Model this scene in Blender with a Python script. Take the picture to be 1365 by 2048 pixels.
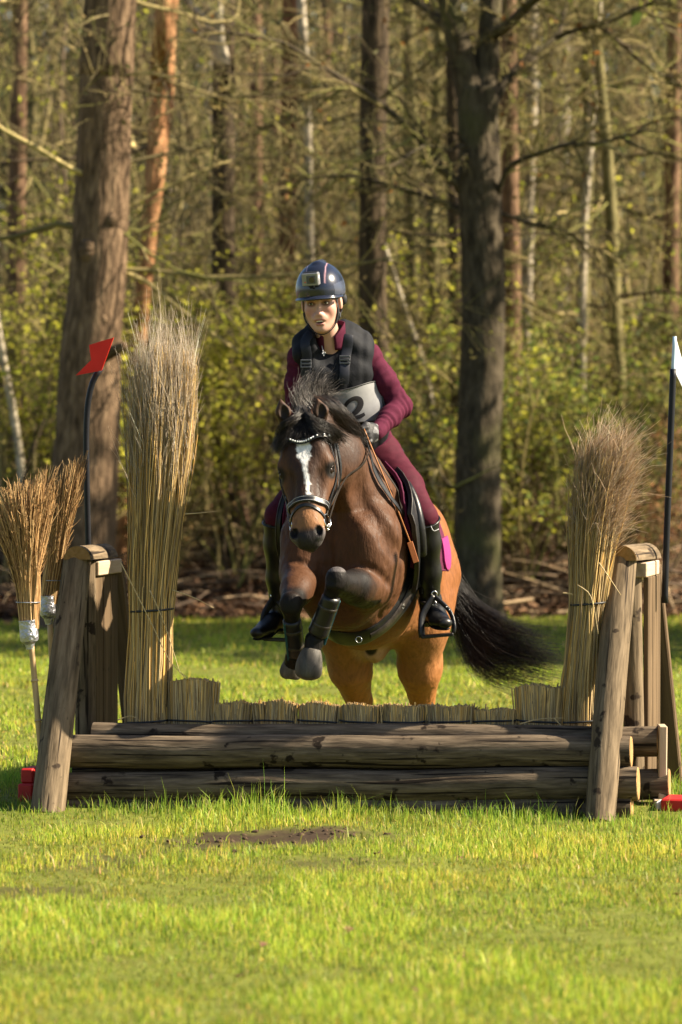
import bpy, math, random, os
import numpy as np
from mathutils import Vector, Matrix

# ------------------------------------------------------------------ camera, sky, sun, exposure
for o in list(bpy.data.objects):
    bpy.data.objects.remove(o, do_unlink=True)
SC = bpy.context.scene
COL = SC.collection
FPX, CAMH = 7000.0, 1.6                       # focal length in photo pixels, eye height
PITCH = math.atan(204.0 / FPX)
cam_data = bpy.data.cameras.new('camera')
cam_data.sensor_fit = 'VERTICAL'
cam_data.sensor_height = 36.0
cam_data.lens = FPX / 2048.0 * 36.0
cam_data.clip_start = 0.5
cam_data.clip_end = 2000.0
cam_data.dof.use_dof = True
cam_data.dof.focus_distance = 14.25
cam_data.dof.aperture_fstop = 3.0
CAM = bpy.data.objects.new('camera', cam_data)
COL.objects.link(CAM)
CAM.location = (0, 0, CAMH)
CAM.rotation_euler = (math.pi / 2 - PITCH, 0, 0)
SC.camera = CAM

SUN_AZ = math.radians(-1.0)       # from +X towards +Y : the sun stands to the right, a touch towards the camera
SUN_EL = math.radians(38.0)
world = bpy.data.worlds.new('World')
SC.world = world
world.use_nodes = True
wn = world.node_tree
wn.nodes.clear()
w_out = wn.nodes.new('ShaderNodeOutputWorld')
w_bg = wn.nodes.new('ShaderNodeBackground')
w_sky = wn.nodes.new('ShaderNodeTexSky')
w_sky.sky_type = 'NISHITA'
w_sky.sun_disc = False
w_sky.sun_elevation = SUN_EL
w_sky.sun_rotation = math.pi / 2 - SUN_AZ
w_sky.air_density = 1.0
w_sky.dust_density = 1.5
w_bg.inputs['Strength'].default_value = 0.05
wn.links.new(w_sky.outputs[0], w_bg.inputs[0])
wn.links.new(w_bg.outputs[0], w_out.inputs[0])
sun_data = bpy.data.lights.new('sun', 'SUN')
sun_data.energy = 5.0
sun_data.angle = math.radians(0.6)
sun_data.color = (1.0, 0.87, 0.66)
SUN = bpy.data.objects.new('sun', sun_data)
COL.objects.link(SUN)
TO_SUN = Vector((math.cos(SUN_EL) * math.cos(SUN_AZ), math.cos(SUN_EL) * math.sin(SUN_AZ), math.sin(SUN_EL)))
SUN.rotation_euler = TO_SUN.to_track_quat('Z', 'Y').to_euler()
SUN.location = (20, 15, 20)
SC.view_settings.view_transform = 'Standard'
SC.view_settings.look = 'None'
SC.view_settings.exposure = 1.7
SC.view_settings.gamma = 1.0
SC.view_settings.use_curve_mapping = False
SC.cycles.max_bounces = 6
SC.cycles.transparent_max_bounces = 6
SC.cycles.use_denoising = True

# ------------------------------------------------------------------ helpers
rng = np.random.default_rng(11)
CP, SP = math.cos(PITCH), math.sin(PITCH)


def P(px, py, Y):
    """world point at depth Y on the sight line of a photo measurement"""
    u = (px - 682.5) / FPX
    v = -(py - 1024.0) / FPX
    t = Y / (v * SP + CP)
    return np.array([u * t, Y, CAMH + (v * CP - SP) * t])


def PP(lst):
    return np.array([P(*q) for q in lst])


def pix(V):
    V = np.asarray(V, float)
    x = V[..., 0]
    y = V[..., 1]
    z = V[..., 2] - CAMH
    f = y * CP - z * SP
    u = y * SP + z * CP
    return 682.5 + FPX * x / f, 1024.0 - FPX * u / f


def nrm(v):
    v = np.asarray(v, float)
    return v / (np.linalg.norm(v, axis=-1, keepdims=True) + 1e-12)


def hash3(i, j, k, seed):
    n = (i.astype(np.int64) * 374761393 + j.astype(np.int64) * 668265263 + k.astype(np.int64) * 2147483647 + seed * 974634777)
    n = (n ^ (n >> 13)) * 1274126177
    n = n ^ (n >> 16)
    return (n & 0xFFFFFF).astype(np.float64) / 0xFFFFFF


def vnoise(p, scale=1.0, seed=0):
    p = np.asarray(p, float) * scale
    i = np.floor(p).astype(np.int64)
    f = p - i
    f = f * f * (3 - 2 * f)
    r = 0
    for dx in (0, 1):
        for dy in (0, 1):
            for dz in (0, 1):
                w = (f[..., 0] if dx else 1 - f[..., 0]) * (f[..., 1] if dy else 1 - f[..., 1]) * (f[..., 2] if dz else 1 - f[..., 2])
                r = r + w * hash3(i[..., 0] + dx, i[..., 1] + dy, i[..., 2] + dz, seed)
    return r * 2 - 1


def resample(pts, n):
    """Catmull-Rom through pts (any width of columns), n samples"""
    pts = np.asarray(pts, float)
    m = len(pts)
    if m == 2:
        t = np.linspace(0, 1, n)[:, None]
        return pts[0] * (1 - t) + pts[1] * t
    d = np.linalg.norm(np.diff(pts[:, :3], axis=0), axis=1)
    s = np.concatenate([[0], np.cumsum(d)])
    u = np.linspace(0, s[-1], n)
    idx = np.clip(np.searchsorted(s, u, side='right') - 1, 0, m - 2)
    t = ((u - s[idx]) / (s[idx + 1] - s[idx] + 1e-12))[:, None]
    p0 = pts[np.clip(idx - 1, 0, m - 1)]
    p1 = pts[idx]
    p2 = pts[idx + 1]
    p3 = pts[np.clip(idx + 2, 0, m - 1)]
    return 0.5 * (2 * p1 + (p2 - p0) * t + (2 * p0 - 5 * p1 + 4 * p2 - p3) * t ** 2 + (3 * p1 - p0 - 3 * p2 + p3) * t ** 3)


def raw_mesh(name, V, quads=None, tris=None, st=None, col=None, smooth=True):
    me = bpy.data.meshes.new(name)
    V = np.asarray(V, np.float32)
    quads = np.zeros((0, 4), np.int32) if quads is None else np.asarray(quads, np.int32).reshape(-1, 4)
    tris = np.zeros((0, 3), np.int32) if tris is None else np.asarray(tris, np.int32).reshape(-1, 3)
    me.vertices.add(len(V))
    me.vertices.foreach_set('co', V.ravel())
    nl = quads.size + tris.size
    me.loops.add(nl)
    me.loops.foreach_set('vertex_index', np.concatenate([quads.ravel(), tris.ravel()]))
    me.polygons.add(len(quads) + len(tris))
    ls = np.concatenate([np.arange(len(quads)) * 4, quads.size + np.arange(len(tris)) * 3]).astype(np.int32)
    me.polygons.foreach_set('loop_start', ls)
    me.polygons.foreach_set('use_smooth', np.full(len(ls), bool(smooth)))
    if st is not None:
        a = me.attributes.new('st', 'FLOAT_VECTOR', 'POINT')
        a.data.foreach_set('vector', np.asarray(st, np.float32).ravel())
    if col is not None:
        col = np.asarray(col, np.float32)
        if col.shape[1] == 3:
            col = np.concatenate([col, np.ones((len(col), 1), np.float32)], 1)
        a = me.attributes.new('col', 'FLOAT_COLOR', 'POINT')
        a.data.foreach_set('color', col.ravel())
    me.update()
    me.validate()
    return me


def tubes_batch(paths, radii, sides=3, tips=True):
    """many tapered tubes at once: paths (N,K,3), radii (N,K) -> V, quads, st"""
    paths = np.asarray(paths, float)
    N, K, _ = paths.shape
    tang = np.gradient(paths, axis=1)
    tang = nrm(tang)
    ref = np.where(np.abs(tang[..., 2:3]) > 0.9, np.array([1.0, 0, 0]), np.array([0, 0, 1.0]))
    u = nrm(np.cross(tang, ref))
    v = np.cross(tang, u)
    a = np.arange(sides) * 2 * math.pi / sides
    ca, sa = np.cos(a), np.sin(a)
    R = np.asarray(radii, float)[..., None, None]
    V = paths[:, :, None, :] + R * (u[:, :, None, :] * ca[:, None] + v[:, :, None, :] * sa[:, None])
    base = np.arange(N)[:, None, None] * (K * sides) + np.arange(K - 1)[None, :, None] * sides
    j = np.arange(sides)[None, None, :]
    j2 = (j + 1) % sides
    q = np.stack([base + j, base + j2, base + sides + j2, base + sides + j], -1).reshape(-1, 4)
    seg = np.concatenate([np.zeros((N, 1)), np.cumsum(np.linalg.norm(np.diff(paths, axis=1), axis=2), axis=1)], 1)
    st = np.zeros((N, K, sides, 3))
    st[..., 0] = seg[:, :, None] + rng.random((N, 1, 1)) * 9
    st[..., 1] = R[..., 0] * ca
    st[..., 2] = R[..., 0] * sa
    return V.reshape(-1, 3), q, st.reshape(-1, 3)


class MB:
    """collects shapes and links them as one mesh object"""

    def __init__(self):
        self.V, self.Q, self.T, self.S, self.C = [], [], [], [], []
        self.n = 0

    def add(self, V, Q=None, T=None, st=None, col=None):
        V = np.asarray(V, float).reshape(-1, 3)
        if Q is not None and len(Q):
            self.Q.append(np.asarray(Q, np.int64).reshape(-1, 4) + self.n)
        if T is not None and len(T):
            self.T.append(np.asarray(T, np.int64).reshape(-1, 3) + self.n)
        self.V.append(V)
        self.S.append(V if st is None else np.asarray(st, float).reshape(-1, 3))
        if col is None:
            col = np.ones((len(V), 3))
        col = np.asarray(col, float)
        if col.ndim == 1:
            col = np.tile(col, (len(V), 1))
        self.C.append(col)
        self.n += len(V)
        return self

    def tube(self, pts, rad, sides=8, n=None, caps=True, flat=None, rough=0.0, rs=12.0, seed=0, up=None, soff=0.0, col=None):
        """tapered tube; rad scalar, per point, or (rx, ry) per point"""
        pts = np.asarray(pts, float)
        rad = np.asarray(rad, float)
        if rad.ndim == 0:
            rad = np.full((len(pts), 2), float(rad))
        elif rad.ndim == 1:
            rad = np.stack([rad, rad], 1)
        if n:
            d = resample(np.concatenate([pts, rad], 1), n)
            pts, rad = d[:, :3], d[:, 3:]
        K = len(pts)
        tang = nrm(np.gradient(pts, axis=0))
        ref = np.array([0, 0, 1.0]) if up is None else np.asarray(up, float)
        u = np.zeros((K, 3))
        u0 = np.cross(tang[0], ref)
        if np.linalg.norm(u0) < 0.1:
            u0 = np.cross(tang[0], [1.0, 0, 0])
        u[0] = nrm(u0)
        for i in range(1, K):
            t = u[i - 1] - tang[i] * np.dot(u[i - 1], tang[i])
            u[i] = nrm(t)
        v = np.cross(tang, u)
        a = np.arange(sides) * 2 * math.pi / sides
        ca, sa = np.cos(a), np.sin(a)
        off = u[:, None, :] * (ca[None, :, None] * rad[:, 0][:, None, None]) + v[:, None, :] * (sa[None, :, None] * rad[:, 1][:, None, None])
        s = np.concatenate([[0], np.cumsum(np.linalg.norm(np.diff(pts, axis=0), axis=1))]) + soff
        st = np.zeros((K, sides, 3))
        st[..., 0] = s[:, None]
        st[..., 1] = ca * rad[:, 0:1]
        st[..., 2] = sa * rad[:, 1:2]
        if rough:
            q = st * np.array([0.35, 1, 1])
            nz = vnoise(q + seed * 7.3, rs, seed) + 0.5 * vnoise(q + seed * 3.1, rs * 2.3, seed + 5)
            off = off * (1 + rough * nz)[..., None]
        V = pts[:, None, :] + off
        q = []
        j = np.arange(sides)
        j2 = (j + 1) % sides
        for i in range(K - 1):
            q.append(np.stack([i * sides + j, i * sides + j2, (i + 1) * sides + j2, (i + 1) * sides + j], 1))
        V = V.reshape(-1, 3)
        st = st.reshape(-1, 3)
        T = None
        if caps:
            e = np.array([pts[0], pts[-1]])
            nb = len(V)
            V = np.concatenate([V, e])
            st = np.concatenate([st, [[s[0], 0, 0], [s[-1], 0, 0]]])
            T = np.concatenate([np.stack([np.full(sides, nb), j2, j], 1), np.stack([np.full(sides, nb + 1), (K - 1) * sides + j, (K - 1) * sides + j2], 1)])
        return self.add(V, np.concatenate(q), T, st, col)

    def box(self, c, half, R=None, bevel=0.0, soff=0.0, col=None):
        """box with chamfered edges; st runs along its longest side"""
        hx, hy, hz = half
        b = min(bevel, 0.45 * min(half))
        V, F = [], []
        if b <= 0:
            V = np.array([[x, y, z] for x in (-hx, hx) for y in (-hy, hy) for z in (-hz, hz)], float)
            Q = [[0, 1, 3, 2], [4, 6, 7, 5], [0, 4, 5, 1], [2, 3, 7, 6], [0, 2, 6, 4], [1, 5, 7, 3]]
            T = None
        else:
            V = []
            idx = {}
            for sx in (-1, 1):
                for sy in (-1, 1):
                    for sz in (-1, 1):
                        for ax in range(3):
                            p = [sx * (hx - b), sy * (hy - b), sz * (hz - b)]
                            p[ax] = (sx * hx, sy * hy, sz * hz)[ax]
                            idx[(sx, sy, sz, ax)] = len(V)
                            V.append(p)
            V = np.array(V, float)
            Q, T = [], []
            for ax in range(3):
                o1, o2 = (ax + 1) % 3, (ax + 2) % 3
                for s in (-1, 1):
                    f = []
                    for a_, b_ in ((-1, -1), (1, -1), (1, 1), (-1, 1)):
                        k = [0, 0, 0]
                        k[ax], k[o1], k[o2] = s, a_, b_
                        f.append(idx[tuple(k) + (ax,)])
                    Q.append(f if s > 0 else f[::-1])
                    for t in (-1, 1):        # edges between ax=s and o1=t
                        k0, k1 = [0, 0, 0], [0, 0, 0]
                        k0[ax] = k1[ax] = s
                        k0[o1] = k1[o1] = t
                        k0[o2], k1[o2] = -1, 1
                        f = [idx[tuple(k0) + (ax,)], idx[tuple(k0) + (o1,)], idx[tuple(k1) + (o1,)], idx[tuple(k1) + (ax,)]]
                        Q.append(f if s * t > 0 else f[::-1])
            for sx in (-1, 1):
                for sy in (-1, 1):
                    for sz in (-1, 1):
                        f = [idx[(sx, sy, sz, 0)], idx[(sx, sy, sz, 1)], idx[(sx, sy, sz, 2)]]
                        T.append(f if sx * sy * sz > 0 else f[::-1])
        o = np.argsort(-np.asarray(half), kind='stable')
        st = V[:, o].copy()
        st[:, 0] += soff
        W = V if R is None else V @ np.asarray(R, float).T
        return self.add(W + np.asarray(c, float), Q, T, st, col)

    def plank(self, a, b, width, thick, side, bevel=0.004, soff=0.0, col=None):
        """board from a to b, its width along 'side'"""
        a, b = np.asarray(a, float), np.asarray(b, float)
        z = nrm(b - a)
        x = np.asarray(side, float)
        x = nrm(x - z * np.dot(x, z))
        y = np.cross(z, x)
        R = np.stack([x, y, z], 1)
        return self.box((a + b) / 2, (width / 2, thick / 2, np.linalg.norm(b - a) / 2), R, bevel, soff, col)

    def ribbon(self, pts, width, normals, thick=0.003, n=None, col=None):
        """strap: width across the path, lying on 'normals', real thickness"""
        pts = np.asarray(pts, float)
        K = len(pts)
        N = np.asarray(normals, float)
        if N.ndim == 1:
            N = np.tile(N, (K, 1))
        W = np.asarray(width, float)
        if W.ndim == 0:
            W = np.full(K, float(W))
        tang = nrm(np.gradient(pts, axis=0))
        N = nrm(N - tang * np.sum(N * tang, 1, keepdims=True))
        B = np.cross(tang, N)
        prof = [(-.5, 0.0), (-.5, .7), (-.38, 1.0), (.38, 1.0), (.5, .7), (.5, 0.0)]
        m = len(prof)
        V = np.stack([pts + B * (W * p)[:, None] + N * (thick * q) for p, q in prof], 1)
        s = np.concatenate([[0], np.cumsum(np.linalg.norm(np.diff(pts, axis=0), axis=1))])
        st = np.zeros((K, m, 3))
        st[..., 0] = s[:, None]
        st[..., 1] = np.array([p for p, q in prof]) * W[:, None]
        j = np.arange(m)
        j2 = (j + 1) % m
        q = [np.stack([i * m + j, i * m + j2, (i + 1) * m + j2, (i + 1) * m + j], 1) for i in range(K - 1)]
        caps = [[0, 1, 2, 3], [0, 3, 4, 5], [(K - 1) * m + i for i in (3, 2, 1, 0)], [(K - 1) * m + i for i in (5, 4, 3, 0)]]
        return self.add(V.reshape(-1, 3), np.concatenate(q + [np.array(caps)]), None, st.reshape(-1, 3), col)

    def sphere(self, c, r, R=None, nu=12, nv=8, col=None):
        r = np.broadcast_to(np.asarray(r, float), (3,))
        th = np.linspace(0, math.pi, nv + 1)[1:-1]
        ph = np.arange(nu) * 2 * math.pi / nu
        V = np.stack([np.outer(np.sin(th), np.cos(ph)), np.outer(np.sin(th), np.sin(ph)), np.outer(np.cos(th), np.ones(nu))], -1).reshape(-1, 3)
        V = np.concatenate([V, [[0, 0, 1], [0, 0, -1]]]) * r
        j = np.arange(nu)
        j2 = (j + 1) % nu
        Q = [np.stack([i * nu + j, (i + 1) * nu + j, (i + 1) * nu + j2, i * nu + j2], 1) for i in range(nv - 2)]
        nb = nu * (nv - 1)
        T = np.concatenate([np.stack([np.full(nu, nb), j, j2], 1), np.stack([np.full(nu, nb + 1), (nv - 2) * nu + j2, (nv - 2) * nu + j], 1)])
        W = V if R is None else V @ np.asarray(R, float).T
        return self.add(W + np.asarray(c, float), np.concatenate(Q) if Q else None, T, V, col)

    def poly(self, pts, thick, normal, col=None):
        """flat outline given real thickness"""
        pts = np.asarray(pts, float)
        n = nrm(normal) * thick / 2
        K = len(pts)
        V = np.concatenate([pts + n, pts - n])
        cen = len(V)
        V = np.concatenate([V, [pts.mean(0) + n, pts.mean(0) - n]])
        j = np.arange(K)
        j2 = (j + 1) % K
        T = np.concatenate([np.stack([np.full(K, cen), j, j2], 1), np.stack([np.full(K, cen + 1), K + j2, K + j], 1)])
        Q = np.stack([j, K + j, K + j2, j2], 1)
        return self.add(V, Q, T, None, col)

    def torus(self, c, R, r, axis, nu=20, nv=6, sx=1.0, xdir=None):
        ax = nrm(axis)
        x = np.cross(ax, [0, 0, 1.0]) if xdir is None else np.asarray(xdir, float)
        if np.linalg.norm(x) < .1:
            x = np.cross(ax, [1.0, 0, 0])
        x = nrm(x - ax * np.dot(x, ax))
        y = np.cross(ax, x)
        a = np.arange(nu) * 2 * math.pi / nu
        b = np.arange(nv) * 2 * math.pi / nv
        rad = x * np.cos(a)[:, None] * sx + y * np.sin(a)[:, None]
        V = np.asarray(c) + rad[:, None, :] * R + rad[:, None, :] * (r * np.cos(b))[None, :, None] + ax * (r * np.sin(b))[None, :, None]
        i, j = np.meshgrid(np.arange(nu), np.arange(nv), indexing='ij')
        Q = np.stack([i * nv + j, ((i + 1) % nu) * nv + j, ((i + 1) % nu) * nv + (j + 1) % nv, i * nv + (j + 1) % nv], -1).reshape(-1, 4)
        return self.add(V.reshape(-1, 3), Q)

    def mesh(self, name, origin=(0, 0, 0), smooth=True):
        V = np.concatenate(self.V) - np.asarray(origin)
        return raw_mesh(name, V, np.concatenate(self.Q) if self.Q else None, np.concatenate(self.T) if self.T else None, np.concatenate(self.S), np.concatenate(self.C), smooth)

    def build(self, name, mat, parent=None, smooth=True, sharp=None):
        org = root_loc(parent)
        me = self.mesh(name, org, smooth)
        if sharp:
            me.set_sharp_from_angle(angle=math.radians(sharp))
        return link(name, me, mat, parent)


def root_loc(o):
    loc = np.zeros(3)
    while o is not None:
        loc = loc + np.array(o.location)
        o = o.parent
    return loc


def link(name, me, mat, parent=None):
    o = bpy.data.objects.new(name, me)
    COL.objects.link(o)
    if mat is not None:
        me.materials.append(mat)
    o.parent = parent
    return o


def tag(o, label=None, cat=None, group=None, kind=None):
    if label:
        o['label'] = label
    if cat:
        o['category'] = cat
    if group:
        o['group'] = group
    if kind:
        o['kind'] = kind
    return o


def thing(name, label, cat, loc, group=None):
    o = bpy.data.objects.new(name, None)
    o.empty_display_size = 0.1
    COL.objects.link(o)
    o.location = tuple(float(v) for v in loc)
    return tag(o, label, cat, group)


# ------------------------------------------------------------------ materials
MATS = {}


def C4(c):
    return (c[0], c[1], c[2], 1.0)


def material(name, cols, rough=0.7, spec=0.3, scale=(1, 1, 1), nscale=6.0, detail=5.0, bump=0.0, bscale=None, use='st', vcol=False,
             trans=0.0, sheen=0.0, metal=0.0, coat=0.0, dist=0.4, spots=None, rvar=0.0, bdist=0.01, tint=None, rings=None, cracks=None):
    """procedural surface: colour ramp over stretched noise, optional vertex tint, relief and translucency"""
    if name in MATS:
        return MATS[name]
    m = bpy.data.materials.new(name)
    m.use_nodes = True
    nt = m.node_tree
    nt.nodes.clear()
    L = nt.links.new
    out = nt.nodes.new('ShaderNodeOutputMaterial')
    bs = nt.nodes.new('ShaderNodeBsdfPrincipled')
    bs.inputs['Roughness'].default_value = rough
    bs.inputs['Specular IOR Level'].default_value = spec
    bs.inputs['Metallic'].default_value = metal
    bs.inputs['Coat Weight'].default_value = coat
    bs.inputs['Sheen Weight'].default_value = sheen
    bs.inputs['Sheen Roughness'].default_value = 0.4
    if use == 'st':
        tc = nt.nodes.new('ShaderNodeAttribute')
        tc.attribute_name = 'st'
        vec = tc.outputs['Vector']
    else:
        tc = nt.nodes.new('ShaderNodeTexCoord')
        vec = tc.outputs['Object']
    mp = nt.nodes.new('ShaderNodeMapping')
    mp.inputs['Scale'].default_value = scale
    L(vec, mp.inputs['Vector'])
    nz = nt.nodes.new('ShaderNodeTexNoise')
    nz.inputs['Scale'].default_value = nscale
    nz.inputs['Detail'].default_value = detail
    nz.inputs['Roughness'].default_value = 0.62
    nz.inputs['Distortion'].default_value = dist
    L(mp.outputs[0], nz.inputs['Vector'])
    rp = nt.nodes.new('ShaderNodeValToRGB')
    k = len(cols)
    while len(rp.color_ramp.elements) < k:
        rp.color_ramp.elements.new(0.5)
    for i, c in enumerate(cols):
        rp.color_ramp.elements[i].position = 0.5 if k == 1 else 0.28 + 0.44 * i / (k - 1)
        rp.color_ramp.elements[i].color = C4(c)
    L(nz.outputs['Fac'], rp.inputs['Fac'])
    colr = rp.outputs['Color']
    if spots:
        n2 = nt.nodes.new('ShaderNodeTexNoise')
        n2.inputs['Scale'].default_value = spots[1]
        n2.inputs['Detail'].default_value = 4.0
        L(vec, n2.inputs['Vector'])
        r2 = nt.nodes.new('ShaderNodeValToRGB')
        r2.color_ramp.elements[0].position = spots[2]
        r2.color_ramp.elements[1].position = spots[3]
        L(n2.outputs['Fac'], r2.inputs['Fac'])
        mx = nt.nodes.new('ShaderNodeMix')
        mx.data_type = 'RGBA'
        L(r2.outputs['Color'], mx.inputs['Factor'])
        L(colr, mx.inputs['A'])
        mx.inputs['B'].default_value = C4(spots[0])
        colr = mx.outputs['Result']
    if cracks:
        m3 = nt.nodes.new('ShaderNodeMapping')
        m3.inputs['Scale'].default_value = (0.035, 1, 1)
        L(vec, m3.inputs['Vector'])
        n3 = nt.nodes.new('ShaderNodeTexNoise')
        n3.inputs['Scale'].default_value = cracks[1]
        n3.inputs['Detail'].default_value = 3.0
        L(m3.outputs[0], n3.inputs['Vector'])
        r3 = nt.nodes.new('ShaderNodeValToRGB')
        r3.color_ramp.elements[0].position = 0.60
        r3.color_ramp.elements[1].position = 0.64
        L(n3.outputs['Fac'], r3.inputs['Fac'])
        mx = nt.nodes.new('ShaderNodeMix')
        mx.data_type = 'RGBA'
        L(r3.outputs['Color'], mx.inputs['Factor'])
        L(colr, mx.inputs['A'])
        mx.inputs['B'].default_value = C4(cracks[0])
        colr = mx.outputs['Result']
    if rings:
        wv = nt.nodes.new('ShaderNodeTexWave')
        wv.wave_type = 'RINGS'
        wv.rings_direction = 'X'
        wv.inputs['Scale'].default_value = rings[1]
        wv.inputs['Distortion'].default_value = 3.0
        wv.inputs['Detail'].default_value = 3.0
        L(vec, wv.inputs['Vector'])
        mr = nt.nodes.new('ShaderNodeMath')
        mr.operation = 'MULTIPLY'
        mr.inputs[1].default_value = rings[2]
        L(wv.outputs['Fac'], mr.inputs[0])
        mx = nt.nodes.new('ShaderNodeMix')
        mx.data_type = 'RGBA'
        L(mr.outputs[0], mx.inputs['Factor'])
        L(colr, mx.inputs['A'])
        mx.inputs['B'].default_value = C4(rings[0])
        colr = mx.outputs['Result']
    if vcol:
        at = nt.nodes.new('ShaderNodeAttribute')
        at.attribute_name = 'col'
        mx = nt.nodes.new('ShaderNodeMix')
        mx.data_type = 'RGBA'
        mx.blend_type = 'MULTIPLY'
        mx.inputs['Factor'].default_value = 1.0
        L(colr, mx.inputs['A'])
        L(at.outputs['Color'], mx.inputs['B'])
        colr = mx.outputs['Result']
    L(colr, bs.inputs['Base Color'])
    if rvar:
        mr = nt.nodes.new('ShaderNodeMapRange')
        mr.inputs['From Min'].default_value = 0.3
        mr.inputs['From Max'].default_value = 0.7
        mr.inputs['To Min'].default_value = rough - rvar
        mr.inputs['To Max'].default_value = rough + rvar
        L(nz.outputs['Fac'], mr.inputs['Value'])
        L(mr.outputs[0], bs.inputs['Roughness'])
    if bump:
        bz = nt.nodes.new('ShaderNodeTexNoise')
        bz.inputs['Scale'].default_value = bscale or nscale * 2
        bz.inputs['Detail'].default_value = 4.0
        L(mp.outputs[0], bz.inputs['Vector'])
        bp = nt.nodes.new('ShaderNodeBump')
        bp.inputs['Strength'].default_value = bump
        bp.inputs['Distance'].default_value = bdist
        L(bz.outputs['Fac'], bp.inputs['Height'])
        L(bp.outputs[0], bs.inputs['Normal'])
    sh = bs.outputs[0]
    if trans:
        tr = nt.nodes.new('ShaderNodeBsdfTranslucent')
        if tint:
            tm = nt.nodes.new('ShaderNodeMix')
            tm.data_type = 'RGBA'
            tm.blend_type = 'MULTIPLY'
            tm.inputs['Factor'].default_value = 1.0
            L(colr, tm.inputs['A'])
            tm.inputs['B'].default_value = C4(tint)
            L(tm.outputs['Result'], tr.inputs['Color'])
        else:
            L(colr, tr.inputs['Color'])
        ms = nt.nodes.new('ShaderNodeMixShader')
        ms.inputs[0].default_value = trans
        L(sh, ms.inputs[1])
        L(tr.outputs[0], ms.inputs[2])
        sh = ms.outputs[0]
    L(sh, out.inputs[0])
    MATS[name] = m
    return m


def quads_from(V4):
    n = len(V4)
    return V4.reshape(-1, 3), np.arange(n * 4).reshape(n, 4)


def leaf_quads(C, size, flat=0.0, narrow=0.6, droop=None):
    """diamond leaves with a folded midrib at the points C: two triangles each"""
    n = len(C)
    a = nrm(rng.normal(size=(n, 3)) * np.array([1, 1, 1 - flat]))
    r = rng.normal(size=(n, 3))
    if flat:
        r = r * (1 - flat) + np.array([0, 0, 1.0]) * flat * 2
    b = nrm(np.cross(a, r))
    c = np.cross(a, b)
    s = np.asarray(size).reshape(-1, 1) * np.ones((n, 1))
    V = np.stack([C - a * s * .5, C + b * s * narrow * .5 + c * s * .12, C + a * s * .5, C - b * s * narrow * .5 + c * s * .12], 1)
    V, q = quads_from(V)
    t = np.concatenate([q[:, [0, 1, 2]], q[:, [0, 2, 3]]])
    return V, t


def rep4(c):
    return np.repeat(c, 4, axis=0)


def palette(n, cols, w=None, var=0.25):
    cols = np.asarray(cols, float)
    i = rng.choice(len(cols), n, p=w)
    c = cols[i] * (1 + var * rng.normal(size=(n, 1)))
    return np.clip(c, 0.004, 0.9)


def in_view(V, mx=60, my=60):
    px, py = pix(V)
    return (px > -mx) & (px < 1365 + mx) & (py > -my) & (py < 2048 + my)


def grow(S, D, Ln, K, wander=0.25, lift=0.0):
    S = np.asarray(S, float)
    N = len(S)
    d = nrm(D)
    step = (np.asarray(Ln, float) / (K - 1)).reshape(-1, 1) * np.ones((N, 1))
    out = np.zeros((N, K, 3))
    p = S.copy()
    for k in range(K):
        out[:, k] = p
        d = nrm(d + wander * rng.normal(size=(N, 3)) + np.array([0, 0, lift]))
        p = p + d * step
    return out


def offshoots(paths, n, lo=0.2, spread=0.9, lfac=(0.3, 0.6)):
    """starts, directions and lengths of n side shoots on existing paths"""
    N, K, _ = paths.shape
    i = rng.integers(0, N, n)
    t = lo + (1 - lo) * rng.random(n)
    f = t * (K - 1)
    k = np.clip(f.astype(int), 0, K - 2)
    w = (f - k)[:, None]
    s = paths[i, k] * (1 - w) + paths[i, k + 1] * w
    d = nrm(paths[i, k + 1] - paths[i, k])
    r = rng.normal(size=(n, 3))
    r = nrm(r - d * np.sum(r * d, 1, keepdims=True))
    Lp = np.linalg.norm(np.diff(paths[i], axis=1), axis=2).sum(1)
    ln = Lp * (lfac[0] + (lfac[1] - lfac[0]) * rng.random(n)) * (1.15 - 0.6 * t)
    return s, nrm(d + spread * r), ln


def taper(N, K, r0, r1):
    t = np.linspace(0, 1, K)
    return np.asarray(r0).reshape(-1, 1) * (1 - t) + np.asarray(r1).reshape(-1, 1) * t + np.zeros((N, K))

# ------------------------------------------------------------------ ground
def soil_mask(x, y):
    p = np.stack([x, y, x * 0], -1)
    nz = 0.6 * vnoise(p, 3.0, 3) + 0.6 * vnoise(p, 8.0, 4) + 0.5 * vnoise(p, 21.0, 5)

    def blob(cx, cy, rx, ry, w):
        return w * np.clip(1.25 - np.sqrt(((x - cx) / rx) ** 2 + ((y - cy) / ry) ** 2) + 0.6 * nz, 0, 1)
    m = blob(-0.30, 13.0, 0.42, 0.46, 1.5)
    m = np.maximum(m, blob(-0.80, 12.35, 0.34, 0.24, 0.7))
    m = np.maximum(m, blob(-1.02, 11.6, 0.36, 0.16, 0.6))  # far-left worn patch, also standing in for dark shading there
    m = np.maximum(m, blob(-0.05, 12.2, 0.20, 0.20, 0.5))
    return np.clip(m, 0, 1)


def hgt(x, y):
    x = np.asarray(x, float)
    y = np.asarray(y, float)
    p = np.stack([x, y, x * 0], -1)
    h = 0.016 * vnoise(p, 1.3, 1) + 0.008 * vnoise(p, 4.1, 2)
    near = np.clip(1 - np.abs(y - 13.9) / 0.6, 0, 1)
    h = h * (1 - 0.7 * near)
    h = h + 0.016 * soil_mask(x, y) * (.3 + vnoise(p, 9.0, 6) + .6 * vnoise(p, 17.0, 7))
    return h * np.clip((60 - np.hypot(x, y)) / 30, 0, 1)


def litter_edge(x):
    p = np.stack([x, x * 0, x * 0], -1)
    return 26.9 + 0.5 * vnoise(p, 0.5, 8) + 0.25 * vnoise(p, 1.9, 9)


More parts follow.
